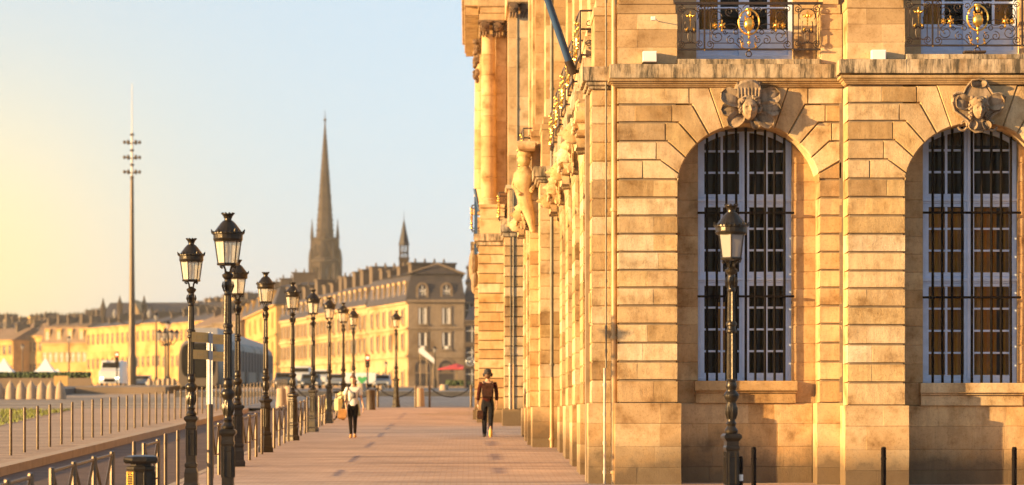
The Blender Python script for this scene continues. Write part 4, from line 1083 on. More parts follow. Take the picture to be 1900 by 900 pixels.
    m.build('crown_ornament', M['lamp_iron'], t, kind='stuff')
    return t
proto = make_lamp('large iron street lamp left of the promenade, right behind the finger signpost')
proto.location = (px(423, 37.3), 37.3, gz(37.3)); proto.rotation_euler = (0, 0, R(0))
lamps = [(355, 45.4, 'iron street lamp standing left of the finger signpost, second tallest on the left side'),
 (441, 55.5, 'iron street lamp half hidden behind the tallest lamp on the left'),
 (493, 63.7, 'iron street lamp in front of the end of the tram'),
 (543, 72.5, 'iron street lamp just right of the tram, before a stone bollard'),
 (581, 80.8, 'iron street lamp directly below the tall pointed church spire'),
 (611, 91.0, 'iron street lamp beside the parked bicycle'),
 (637, 100.6, 'slim iron street lamp directly above the walking woman'),
 (656, 112.0, 'smallest street lamp of the left row, right behind the head of the walking woman'),
 (735, 119.0, 'iron street lamp alone on the plaza left of the mansard roofed corner house')]
for i, (x, d_, lab) in enumerate(lamps):
    dup(proto, (px(x, d_), d_, gz(d_)), R(17*i), lab)
lr = make_lamp('iron street lamp with milky lantern in front of the left arched window', True)
lr.location = (px(1357, 35.2), 35.2, gz(35.2)); lr.rotation_euler = (0, 0, R(8))

# ---------------------------------------------------------------- barriers and posts on the promenade edge
XB = -4.62
def make_barrier(n, label):
    t = thing('street_barrier', label, 'barrier', (0,0,0), 'crossed iron barriers along the promenade kerb')
    for i in range(n+1):
        m = MB(); m.lathe([(.034,-.05),(.034,.98),(.030,1.0),(.015,1.005)], (0, i*.93, 0), 8); m.build('post', M['post_iron'], t, True)
    for i in range(n):
        m = MB(); y0, y1 = i*.93+.03, (i+1)*.93-.03
        m.bar((0, y0, .955), (0, y1, .955), .022, 6); m.bar((0, y0, .40), (0, y1, .40), .014, 6)
        m.build('rail', M['post_iron'], t); m = MB()
        m.bar((0, y0, .94), (0, (y0+y1)/2, .41), .020, 6); m.bar((0, y1, .94), (0, (y0+y1)/2, .41), .020, 6); m.build('brace', M['post_iron'], t)
    return t
bspec = [(25.0, 3, 1.62, 'crossed iron barrier in the lower left corner of the photo'), (31.0, 3, 1.88, 'crossed iron barrier left of the litter bin'), (39.8, 1, 1.9, 'short crossed barrier right behind the litter bin'),
 (50.3, 2, 1.5, 'crossed barrier behind the foot of the tallest lamp'), (57.0, 2, 2.0, 'crossed barrier between the tallest lamp foot and the lamp in front of the tram end'),
 (66.3, 2, 2.0, 'crossed barrier just past the lamp in front of the tram end'), (75.0, 2, 2.0, 'crossed barrier past the lamp beside the stone bollard'),
 (82.6, 1, 2.0, 'short barrier just past the lamp below the spire'), (86.3, 2, 1.8, 'crossed barrier just left of the bicycle lamp'), (97.5, 2, 2.0, 'crossed barrier hidden partly behind the walking woman'), (103.5, 2, 2.0, 'farthest crossed barrier of the promenade edge')]
protos = {}
for d_, n, sy, lab in bspec:
    if n not in protos: t = protos[n] = make_barrier(n, lab); t.location = (XB, d_, gz(d_)); t.rotation_euler = (R(1.25), 0, 0)
    else: t = dup(protos[n], (XB, d_, gz(d_)), 0, lab); t.rotation_euler = (R(1.25), 0, 0)
    t.scale = (1, sy, .96)
def post(x, d_, h, r, mat, name, label, cat, group, band=None):
    t = thing(name, label, cat, (x, d_, gz(d_)), group)
    m = MB(); m.lathe([(r*1.0, -.05), (r, h-.03), (r*.85, h-.005), (r*.4, h)], (x, d_, gz(d_)), 10); m.build('post', M[mat], t, True)
    m = MB(); m.lathe([(r*1.12, 0), (r*1.15, .012), (r*1.12, .025)], (x, d_, gz(d_)+h-.17), 10); m.build('collar', M[mat], t, True)
    if band: m = MB(); m.lathe([(r*1.05, 0), (r*1.06, .01), (r*1.06, .07), (r*1.05, .08)], (x, d_, gz(d_)+band), 10); m.build('reflective_band', M['white_box'], t, True)
    return t
for i, (d_, lab) in enumerate([(38.6, 'plain iron post standing just behind the litter bin'), (42.6, 'plain iron post between the short barrier and the second lamp'), (44.4, 'plain iron post left of the signpost'), (54.2, 'plain iron post behind the signpost'), (62.4, 'plain iron post beside the lamp at the tram end'), (71.6, 'plain iron post just before the stone bollard lamp'), (80.0, 'plain iron post below the spire lamp'), (84.9, 'plain iron post between two far barriers'), (93.0, 'plain iron post next to the bicycle')]):
    post(XB, d_, 1.02, .03, 'post_iron', 'iron_post', lab, 'post', 'single posts in the barrier row')
# thin posts on the tram platform
def make_thin():
    t = thing('platform_post', 'thin bronze post on the raised platform edge, first from the left border of the photo', 'post', (0,0,0), 'row of thin posts along the platform edge')
    m = MB(); m.lathe([(.032,-.05),(.032,.97),(.026,.995),(.012,1.0)], n=10); m.build('post', M['post_iron'], t, True)
    m = MB(); m.lathe([(.036,0),(.037,.008),(.036,.02)], (0,0,.86), 10); m.build('collar', M['post_iron'], t, True)
    return t
tp = make_thin(); XT = -9.83
ordn = ['first','second','third','fourth','fifth','sixth','seventh','eighth','ninth','tenth','eleventh','twelfth','thirteenth','fourteenth','fifteenth','sixteenth','seventeenth','eighteenth','nineteenth','twentieth']
# distances from the photograph's spacing along the row
ds = [F*XT/(x-HX) for x in (20,45.5,69.7,92.5,114,134,153.3,172,189,205,220.4,235.6,250,264,277,289.7,301.5,313,324.4,335.3)]
d_ = ds[-1]
while d_ < 150: d_ += 1.92; ds.append(d_)
for i, d_ in enumerate(ds):
    if i < 20: lab = 'thin bronze post on the raised platform edge, %s from the left border of the photo' % ordn[i]
    else: lab = 'thin bronze platform post, %s beyond the second street lamp' % (ordn+['twenty-%s' % q for q in ordn[:9]]+['thirtieth'])[i-20]
    zz = gz(d_)+(.06 if d_ < 113 else -.03)
    if i == 0: tp.location = (XT, d_, zz)
    else: dup(tp, (XT, d_, zz), 0, lab)
# right-hand bollards in front of the facade
for x, d_, h, lab, bd in ((1373.5, 35.3, .93, 'short black bollard with a white band right beside the lamp post', .62), (1398.5, 36.8, 1.0, 'thin black bollard just right of the banded bollard', None), (1639.5, 36.8, 1.0, 'thin black bollard in front of the middle stone pier', None), (1882, 36.8, 1.0, 'thin black bollard at the right edge of the photo', None)):
    post(px(x, d_), d_, h, .034, 'iron', 'bollard', lab, 'bollard', 'black bollards before the facade', bd)
# litter bin
d_ = 35.5; bx0 = px(262, d_); zg = gz(d_)
t = thing('litter_bin', 'dark octagonal iron litter bin with gilded lattice panels', 'litter bin', (bx0, d_, zg))
def octo(r): return r/math.cos(math.pi/8)
m = MB(); m.lathe([(octo(.19),0),(octo(.19),.06),(octo(.17),.08),(octo(.17),.74),(octo(.18),.76),(octo(.18),.79),(octo(.165),.80)], (bx0, d_, zg), 8, .5); m.build('body', M['lamp_iron'], t)
m = MB(); m.lathe([(octo(.19),.83),(octo(.215),.86),(octo(.215),.895),(octo(.20),.92),(octo(.13),.935),(.02,.94)], (bx0, d_, zg), 8, .5); m.lathe([(.14,.79),(.14,.84)], (bx0, d_, zg), 8, .5); m.build('lid', M['lamp_iron'], t)
for k in range(8):
    a = 2*math.pi*k/8; M4 = Matrix.Rotation(a, 3, 'Z'); m = MB(); o = Vector((bx0, d_, zg))
    for z0, z1 in ((.12, .40), (.46, .73)):
        for y in (-.055, .055): m.bar(o+M4 @ Vector((.173, y, z0)), o+M4 @ Vector((.173, y, z1)), .007, 4)
        for z in (z0, z1): m.bar(o+M4 @ Vector((.173, -.055, z)), o+M4 @ Vector((.173, .055, z)), .007, 4)
        if k in (4, 5):
            for i in range(5):
                for j in range(9): m.ball(o+M4 @ Vector((.172, -.042+i*.021, z0+.02+j*(z1-z0-.04)/8)), .008, n=5, m=3)
    m.build('panel', M['gold'] if k in (4, 5) else M['lamp_iron'], t)
m = MB(); m.lathe([(.02,.9),(.02,1.04),(.01,1.05)], (px(262, d_+.9), d_+.9, zg), 8)
# finger signpost
d_ = 41.5; sx = px(389.5, d_); zg = gz(d_)
t = thing('signpost', 'steel pedestrian signpost with four ochre finger boards', 'signpost', (sx, d_, zg))
m = MB(); m.lathe([(.05,-.05),(.05,1.46),(.046,1.48)], (sx, d_, zg), 14); m.build('lower_pole', M['post_iron'], t, True)
m = MB(); zt = pz(617, d_)
for k in range(5): m.bar((sx-.036+k*.018, d_-.02, zg+1.47), (sx-.036+k*.018, d_-.02, zt), .0095, 6)
m.lathe([(.034, zg+1.46), (.034, zt), (.02, zt+.005)], (sx, d_, 0), 10); m.build('fluted_pole', M['zinc'], t, True)
M['sign'] = simple('ochre_sign_board', (.52,.32,.10), .5, 0, var=.12, bump=0)
M['sign_text'] = simple('sign_lettering', (.62,.42,.18), .5, 0, var=.05, bump=0)
for x0, x1, y0, y1, dd in ((362, 387, 617.5, 636, -.5), (364, 387, 650, 667, -.45), (391, 414, 620, 638, .35), (391, 420, 652, 670, .5)):
    a, b = px(x0, d_), px(x1, d_); z1, z0 = pz(y0, d_), pz(y1, d_)
    m = MB(); s_ = -1 if x0 < 387 else 1; far = a if s_ < 0 else b; near = b if s_ < 0 else a
    vs = []
    for yy in (-.012, .012):
        vs += [(near, d_+yy, z0), (near, d_+yy, z1), (far-s_*.0, d_+yy+dd, z1), (far, d_+yy+dd, z0)]
    m.add(vs, [(0,1,2,3),(7,6,5,4),(0,4,5,1),(1,5,6,2),(2,6,7,3),(3,7,4,0)]); bo = m.build('finger_board', M['sign'], t)
    m = MB()
    for i in range(9):
        f = .12+.085*i; xx = near+(far-near)*f; yy = d_+dd*f-.016
        if i % 4 == 3: continue
        m.box(xx-.006, xx+.006, yy-.002, yy, z0+.05, z1-.05)
    m.build('lettering', M['sign_text'], bo)
# stone bollards, posts and chains at the end of the promenade
def stone_bollard(x, d_, r, h, label):
    m = MB(); z = gz(d_)
    m.lathe([(r*1.0,-.05),(r*.98,.05),(r*.80,h-.06),(r*.74,h-.01),(r*.55,h)], (px(x, d_), d_, z), 18)
    return tag(m.build('stone_bollard', M['kerb'], smooth=True), label, 'bollard', 'pale stone bollards on the plaza')
stone_bollard(522, 118.6, .24, .82, 'pale conical stone bollard just left of the lamp beside the tram end'); stone_bollard(536, 126, .24, .82, 'pale stone bollard half hidden behind the lamp beside the tram end')
stone_bollard(778.5, 121, .23, .80, 'pale stone bollard between the chain posts left of the walking man'); stone_bollard(671, 160, .3, .6, 'low stone bollard behind the dark litter bin'); stone_bollard(707, 158, .25, .5, 'small stone stub on the plaza step behind the chain'); stone_bollard(824, 160, .3, .55, 'small round stone on the step below the red parasols')
cps = [(640, 118.5), (701, 119.5), (771, 119.5), (797, 119.5), (874, 119.5)]
labs = ['bronze chain post hidden near the walking woman', 'bronze chain post right of the walking woman', 'bronze chain post just left of the stone bollard', 'bronze chain post just right of the stone bollard', 'bronze chain post just left of the walking man']
for (x, d_), lab in zip(cps, labs): post(px(x, d_), d_, .95, .05, 'post_iron', 'chain_post', lab, 'post', 'chain posts closing the promenade')
for (a, b, lab) in ((0, 1, 'dark chain sagging from the woman towards the lone lamp'), (1, 2, 'dark chain sagging behind the lone lamp'), (3, 4, 'dark chain sagging left of the walking man')):
    (x0, d0), (x1, d1) = cps[a], cps[b]; p, q = Vector((px(x0, d0), d0, gz(d0)+.85)), Vector((px(x1, d1), d1, gz(d1)+.85))
    m = MB(); m.tube([p.lerp(q, i/16)-Vector((0, 0, .42*4*(i/16)*(1-i/16))) for i in range(17)], .022, 6); tag(m.build('chain', M['iron'], smooth=True), lab, 'chain', 'chains between the promenade posts')
p, q = Vector((px(545, 119), 119, gz(119)+.95)), Vector((px(600, 118), 118, gz(118)+.3)); m = MB(); m.tube([p.lerp(q, i/10)-Vector((0,0,.25*4*(i/10)*(1-i/10))) for i in range(11)], .022, 6)
tag(m.build('chain', M['iron'], smooth=True), 'dark chain sloping down between the two lamps right of the tram', 'chain')
d_ = 113.5; m = MB(); m.lathe([(.20,0),(.19,.08),(.18,.70),(.20,.74),(.20,.80),(.12,.84)], (px(688, d_), d_, gz(d_)), 14)
t = thing('litter_bin', 'dark round bin on the plaza edge just right of the walking woman', 'litter bin', (px(688, d_), d_, gz(d_))); m.build('body', M['pot'], t, True)
# parked bicycle with yellow panniers
def bicycle():
    d_ = 95.0; x = px(628, d_); z = gz(d_); t = thing('bicycle', 'parked bicycle with pale yellow panniers behind the walking woman', 'bicycle', (x, d_, z))
    a = R(75); c, s_ = math.cos(a), math.sin(a); Q = lambda u, v, w_=0: (x+u*c-w_*s_, d_+u*s_+w_*c, z+v)
    for u in (-.5, .52):
        m = MB(); m.tube([Q(u+.33*math.cos(2*math.pi*i/20), .35+.33*math.sin(2*math.pi*i/20)) for i in range(20)], .022, 6, True); wh = m.build('wheel', M['iron'], t, True)
        m = MB(); [m.bar(Q(u, .35), Q(u+.32*math.cos(2*math.pi*i/10), .35+.32*math.sin(2*math.pi*i/10)), .004, 3) for i in range(10)]; m.build('spokes', M['zinc'], wh)
    m = MB()
    for p, q in (((-.5,.35),(-.05,.33)),((-.5,.35),(-.18,.85)),((-.05,.33),(-.20,.92)),((-.05,.33),(.38,.80)),((-.18,.80),(.36,.88)),((.34,.98),(.52,.35))): m.bar(Q(*p), Q(*q), .018, 6)
    m.build('frame', M['post_iron'], t); m = MB(); m.ball(Q(-.22, .96), .11, .12, .04); m.build('saddle', M['iron'], t, True)
    m = MB(); m.tube([Q(.28, 1.06, -.3), Q(.36, 1.04, -.1), Q(.36, 1.0, 0), Q(.36, 1.04, .1), Q(.28, 1.06, .3)], .014, 6); m.build('handlebar', M['iron'], t, True)
    for w_ in (-.17, .17):
        m = MB(); T = lambda u, v, ww: Vector(Q(u, v, ww)); m.ring(-.78, -.32, w_-.07, w_+.07, .32, .74, .03, lambda a_, b_, c_: Vector(Q(a_, c_, b_))); m.build('pannier', M['yellow'], t)
    m = MB(); m.ring(.42, .70, -.17, .17, .72, .98, .03, lambda a_, b_, c_: Vector(Q(a_, c_, b_))); m.build('basket', M['yellow'], t)
M['yellow'] = simple('pale_yellow_canvas', (.62,.58,.30), .8, 0, var=.35, scale=9)
bicycle()

# ---------------------------------------------------------------- people
def skin(nodes, edges, sub=2, root=0):
    """nodes: list of ((x,y,z), rx, ry)"""
    me = bpy.data.meshes.new('s'); me.from_pydata([n[0] for n in nodes], edges, []); o = bpy.data.objects.new('s', me); C.objects.link(o)
    o.modifiers.new('k', 'SKIN'); sv = me.skin_vertices[0].data
    for i, n in enumerate(nodes): sv[i].radius = (n[1], n[2]); sv[i].use_root = (i == root)
    o.modifiers['k'].use_smooth_shade = True; sb = o.modifiers.new('s', 'SUBSURF'); sb.levels = sub; sb.render_levels = sub
    dg = bpy.context.evaluated_depsgraph_get(); res = bpy.data.meshes.new_from_object(o.evaluated_get(dg)); bpy.data.objects.remove(o); return res
def put(me, name, mat, par, M4):
    me.transform(M4); me.materials.clear(); me.materials.append(mat); o = bpy.data.objects.new(name, me); C.objects.link(o); o.parent = par
    me.polygons.foreach_set('use_smooth', [True]*len(me.polygons)); return o
M['skin'] = simple('skin', (.52,.30,.19), .55, 0, var=.08, bump=0)
M['lips'] = simple('lips', (.40,.12,.09), .5, 0, var=.05, bump=0)
M['tee'] = simple('white_cotton', (.66,.62,.56), .85, 0, var=.10, scale=14, bump=.1)
M['leggings'] = simple('black_leggings', (.012,.009,.008), .95, 0, var=.2, spec=.05)
M['hair'] = simple('brown_hair', (.12,.055,.025), .6, 0, var=.3, scale=40)
M['bag'] = simple('tan_leather', (.42,.20,.05), .5, 0, var=.3, scale=12)
M['print'] = simple('grey_print', (.22,.21,.21), .8, 0, var=.6, scale=22)
M['sweater'] = simple('maroon_sweater', (.050,.012,.009), .95, 0, var=.3, scale=20, spec=.05)
M['jeans'] = simple('dark_jeans', (.016,.015,.018), .95, 0, var=.35, scale=14, spec=.05)
M['hat'] = simple('black_hat', (.015,.012,.012), .7, 0, var=.2)
M['backpack'] = simple('brown_backpack', (.055,.022,.014), .8, 0, var=.6, scale=14, spec=.1)
M['sole'] = simple('tan_sole', (.62,.34,.08), .7, 0, var=.15)
def hand(nodes, edges, wrist, wi, side, palm_dir=(0,0,-1)):
    """palm, four bent fingers and a thumb hanging from the wrist node"""
    x, y, z = wrist; b = len(nodes); nodes.append(((x, y-.01, z-.055), .020, .034)); edges.append((wi, b))
    nodes.append(((x, y-.015, z-.09), .017, .036)); edges.append((b, b+1))
    for j, (dy, ln) in enumerate(((-.033, .065), (-.012, .078), (.010, .072), (.030, .055))):
        k = len(nodes); nodes.append(((x-side*.004, y-.015+dy, z-.105), .0095, .0095)); edges.append((b+1, k))
        nodes.append(((x-side*.012, y-.018+dy, z-.105-ln*.55), .0085, .0085)); edges.append((k, k+1))
        nodes.append(((x-side*.028, y-.020+dy, z-.105-ln), .0075, .0075)); edges.append((k+1, k+2))
    k = len(nodes); nodes.append(((x-side*.012, y-.055, z-.065), .011, .011)); edges.append((b, k)); nodes.append(((x-side*.022, y-.070, z-.098), .009, .009)); edges.append((k, k+1))
def head(M4, par, tilt, hz, face=True):
    rx, ry, rz = .077, .097, .118
    T0 = Matrix.Rotation(tilt, 3, 'X')
    flip = Matrix(((1,0,0),(0,-1,0),(0,0,1)))
    m = MB(); m.ball((0,0,0), rx, ry, rz, 26, 20, T0 @ flip, face_fn(rx, ry, rz))
    for s_ in (-1, 1): m.ball(T0 @ Vector((s_*.078, .01, -.005)), .012, .02, .032, 8, 6)
    return m
def woman():
    D = 74.6; base = Vector((px(655, D), D, gz(D))); par = thing('person', 'person in white printed t-shirt and black leggings walking towards us', 'person', base)
    H = 1.63/1.70; W = Matrix.Translation(Vector((0,0,0))) @ Matrix.Scale(H, 4)
    # body nodes, facing -Y. image left = -x = her right
    n = [((0,0,.93),.10,.08),((0,0,1.05),.105,.08),((0,-.01,1.20),.120,.085),((0,0,1.36),.125,.08),((0,.0,1.42),.06,.05),((0,-.01,1.49),.045,.045),((0,-.012,1.54),.045,.05),
         ((-.16,0,1.375),.045,.045),((-.215,.01,1.16),.038,.038),((-.20,-.10,.95),.032,.030),((-.185,-.13,.90),.024,.020),
         ((.16,0,1.375),.045,.045),((.225,.02,1.13),.037,.037),((.285,-.02,.90),.030,.028),((.295,-.03,.87),.023,.019),
         ((-.075,0,.88),.068,.068),((-.070,-.09,.48),.052,.055),((-.050,-.10,.12),.034,.036),((-.05,-.12,.06),.034,.036),((-.055,-.23,.035),.036,.022),
         ((.075,.01,.88),.068,.068),((.055,.02,.49),.054,.056),((.045,.16,.17),.036,.038),((.045,.19,.10),.034,.036),((.05,.10,.04),.036,.022)]
    e = [(0,1),(1,2),(2,3),(3,4),(4,5),(5,6),(3,7),(7,8),(8,9),(9,10),(3,11),(11,12),(12,13),(13,14),(0,15),(15,16),(16,17),(17,18),(18,19),(0,20),(20,21),(21,22),(22,23),(23,24)]
    hand(n, e, n[10][0], 10, -1); hand(n, e, n[14][0], 14, 1)
    put(skin(n, e), 'body', M['skin'], par, W)
    tn = [((0,0,.86),.155,.118),((0,0,.95),.150,.115),((0,0,1.08),.135,.105),((0,-.01,1.22),.148,.110),((0,0,1.36),.138,.095),((0,0,1.415),.075,.065),((-.165,0,1.375),.066,.064),((-.215,.005,1.25),.064,.062),((-.225,.01,1.19),.064,.062),((.165,0,1.375),.066,.064),((.215,.005,1.25),.064,.062),((.232,.01,1.18),.064,.062)]
    put(skin(tn, [(0,1),(1,2),(2,3),(3,4),(4,5),(4,6),(6,7),(7,8),(4,9),(9,10),(10,11)]), 't_shirt', M['tee'], par, W)
    ln = [((0,0,1.04),.125,.10),((0,0,.94),.140,.112),((-.077,0,.84),.094,.095),((-.072,-.05,.66),.078,.080),((-.070,-.09,.48),.058,.061),((-.058,-.10,.30),.054,.056),((-.050,-.10,.06),.036,.038),((.077,.01,.84),.094,.095),((.066,.015,.66),.078,.080),((.055,.02,.49),.060,.062),((.05,.09,.32),.056,.058),((.045,.185,.11),.038,.040)]
    put(skin(ln, [(0,1),(1,2),(2,3),(3,4),(4,5),(5,6),(1,7),(7,8),(8,9),(9,10),(10,11)]), 'leggings', M['leggings'], par, W)
    m = MB()
    for c in ((-.052,-.17,.045), (.048,.13,.055)): m.ball(c, .047, .135, .045, 12, 8); m.ball((c[0], c[1]+.07, c[2]+.03), .042, .06, .05, 10, 7)
    put(m.mesh('shoes', M['hat']), 'shoes', M['bag'], par, W)
    hd = head(W, par, R(-12), 1.62); me = hd.mesh('head', M['skin']); put(me, 'head', M['skin'], par, W @ Matrix.Translation((0, -.015, 1.615)))
    e_ = MB(); [e_.ball((s_*.028, -.088, .012), .010, .006, .006, 8, 6) for s_ in (-1, 1)]; put(e_.mesh('eye', M['hat']), 'eyes', M['hat'], par, W @ Matrix.Translation((0, -.015, 1.615)))
    e_ = MB(); e_.ball((0, -.092, -.055), .022, .007, .006, 10, 6); put(e_.mesh('mouth', M['bag']), 'mouth', M['lips'], par, W @ Matrix.Translation((0, -.015, 1.615)))
    m = MB(); m.ball((0,.028,.028), .088, .098, .112, 18, 12); m.ball((0,.10,.12), .045, .05, .045, 10, 8); m.ball((0,-.02,.075), .078, .075, .06, 14, 8)
    put(m.mesh('hair', M['hair']), 'hair', M['hair'], par, W @ Matrix.Translation((0, -.015, 1.62)))
    m = MB(); T = lambda u, v, w_: Vector((u, -.118-w_, v)); m.prism([(-.08,1.10),(.09,1.12),(.085,1.20),(.06,1.27),(-.02,1.29),(-.07,1.24),(-.095,1.17)], -.02, .004, T)
    put(m.mesh('print', M['print']), 'shirt_print', M['print'], par, W)
    bagt = thing('handbag', 'tan leather bag hanging at the right hip of the walking person', 'bag', base+Vector((-.30, -.02, .62)))
    m = MB(); o = base
    m.ring(-.40, -.17, -.16, .14, .50, .78, .045, lambda x, y, z: o+Vector((x+(z-.6)*.12, y, z))); m.build('body', M['bag'], bagt, True)
    m = MB(); m.tube([o+Vector(p) for p in ((-.30,-.05,.77),(-.17,-.13,1.05),(-.135,-.13,1.25),(-.125,-.03,1.385),(-.14,.10,1.25),(-.20,.13,1.0),(-.30,.05,.77))], .017, 6); m.build('strap', M['hat'], bagt, True)
    m = MB(); m.ring(.10, .17, .04, .16, .60, 1.05, .03, lambda x, y, z: Vector((x+(1.05-z)*.08, y, z))); put(m.mesh('jacket', M['bag']), 'tied_jacket', M['yellow'], par, W)
woman()
def man():
    D = 75.7; base = Vector((px(905, D), D, gz(D))); par = thing('person', 'person seen from behind in black hat, maroon sweater and dark jeans', 'person', base)
    W = Matrix.Scale(1.02, 4)
    n = [((0,0,.95),.10,.085),((0,0,1.08),.12,.09),((0,.0,1.24),.135,.095),((0,0,1.40),.145,.085),((0,.0,1.46),.07,.06),((0,.01,1.53),.052,.052),((0,.015,1.58),.05,.05),
         ((-.19,0,1.41),.052,.052),((-.235,-.02,1.17),.043,.043),((-.26,.03,.93),.034,.032),((-.262,.035,.89),.026,.021),
         ((.19,0,1.41),.052,.052),((.235,.0,1.17),.043,.043),((.235,-.02,.93),.034,.032),((.235,-.02,.89),.026,.021),
         ((-.085,.0,.88),.070,.070),((-.085,.10,.50),.06,.062),((-.085,.06,.12),.04,.042),((-.085,.05,.06),.038,.04),((-.09,.17,.035),.04,.024),
         ((.085,.0,.88),.070,.070),((.080,.01,.50),.06,.062),((.070,-.22,.22),.04,.042),((.070,-.25,.17),.038,.04),((.075,-.22,.06),.04,.026)]
    e = [(0,1),(1,2),(2,3),(3,4),(4,5),(5,6),(3,7),(7,8),(8,9),(9,10),(3,11),(11,12),(12,13),(13,14),(0,15),(15,16),(16,17),(17,18),(18,19),(0,20),(20,21),(21,22),(22,23),(23,24)]
    hand(n, e, n[10][0], 10, -1); hand(n, e, n[14][0], 14, 1)
    put(skin(n, e), 'body', M['skin'], par, W)
    tn = [((0,0,.86),.160,.125),((0,0,1.04),.158,.122),((0,0,1.24),.155,.115),((0,0,1.40),.165,.10),((0,0,1.465),.08,.07),((-.19,0,1.41),.066,.066),((-.235,-.02,1.17),.058,.058),((-.258,.028,.95),.045,.045),((.19,0,1.41),.066,.066),((.235,0,1.17),.058,.058),((.236,-.018,.95),.045,.045)]
    put(skin(tn, [(0,1),(1,2),(2,3),(3,4),(3,5),(5,6),(6,7),(3,8),(8,9),(9,10)]), 'sweater', M['sweater'], par, W)
    ln = [((0,0,1.10),.130,.10),((0,0,.97),.142,.115),((-.088,.0,.85),.105,.105),((-.088,.06,.66),.086,.09),((-.086,.10,.50),.072,.075),((-.086,.08,.30),.066,.068),((-.086,.06,.05),.056,.060),((.088,.0,.85),.105,.105),((.084,.01,.66),.086,.09),((.080,.01,.50),.072,.075),((.075,-.11,.34),.066,.068),((.070,-.245,.15),.054,.058)]
    put(skin(ln, [(0,1),(1,2),(2,3),(3,4),(4,5),(5,6),(1,7),(7,8),(8,9),(9,10),(10,11)]), 'jeans', M['jeans'], par, W)
    m = MB(); m.ball((-.09,.11,.045), .052, .145, .045, 12, 8); put(m.mesh('shoe', M['hat']), 'shoe', M['hat'], par, W)
    m = MB(); m.ball((.075,-.24,.10), .052, .06, .13, 12, 8); put(m.mesh('shoe', M['sole']), 'shoe', M['sole'], par, W)['label'] = 'lifted shoe showing its tan sole'
    hd = MB(); rx, ry, rz = .080, .10, .122; hd.ball((0,0,0), rx, ry, rz, 26, 20, None, face_fn(rx, ry, rz))
    for s_ in (-1, 1): hd.ball((s_*.082, 0, -.005), .012, .02, .032, 8, 6)
    put(hd.mesh('head', M['skin']), 'head', M['skin'], par, W @ Matrix.Translation((0, .015, 1.655)))
    m = MB(); m.ball((0,-.015,-.01), .088, .102, .115, 16, 10); put(m.mesh('hair', M['hair']), 'hair', M['hair'], par, W @ Matrix.Translation((0, .01, 1.655)))
    m = MB(); m.lathe([(.14,.0),(.145,.012),(.10,.03),(.10,.09),(.085,.125),(.04,.14)], (0,0,0), 20); put(m.mesh('hat', M['hat']), 'hat', M['hat'], par, W @ Matrix.Translation((0, .01, 1.665)))
    m = MB()
    for s_ in (-1, 1): m.ball((s_*.105,.0,.0), .03, .05, .055, 10, 8)
    put(m.mesh('headphones', M['hat']), 'headphones', M['hat'], par, W @ Matrix.Translation((0, .01, 1.645)))
    bp = thing('backpack', 'brown backpack on the back of the person in the black hat', 'backpack', base+Vector((0, -.16, 1.0)))
    m = MB(); m.ring(-.14, .14, -.30, -.12, 1.04, 1.46, .05, lambda x, y, z: base+Vector((x, y, z))); m.build('body', M['backpack'], bp, True)
    m = MB(); m.ring(-.105, .105, -.345, -.29, 1.07, 1.27, .025, lambda x, y, z: base+Vector((x, y, z))); m.build('front_pocket', M['backpack'], bp, True)
    m = MB()
    for s_ in (-1, 1): m.tube([base+Vector(p) for p in ((s_*.10,-.14,1.44),(s_*.12,-.04,1.50),(s_*.13,.10,1.42),(s_*.15,.12,1.25),(s_*.13,-.12,1.08))], .018, 6)
    m.build('strap', M['hat'], bp, True)
    b2 = thing('briefcase', 'small dark case carried in the left hand of the person in the black hat', 'bag', base+Vector((-.24, .03, .5)))
    m = MB(); m.ring(-.29, -.13, -.05, .20, .48, .72, .02, lambda x, y, z: base+Vector((x, y, z))); m.build('body', M['backpack'], b2)
    m = MB(); m.tube([base+Vector(p) for p in ((-.25,-.01,.72),(-.262,.01,.80),(-.262,.05,.80),(-.25,.08,.72))], .01, 6); m.build('handle', M['hat'], b2, True)
man()
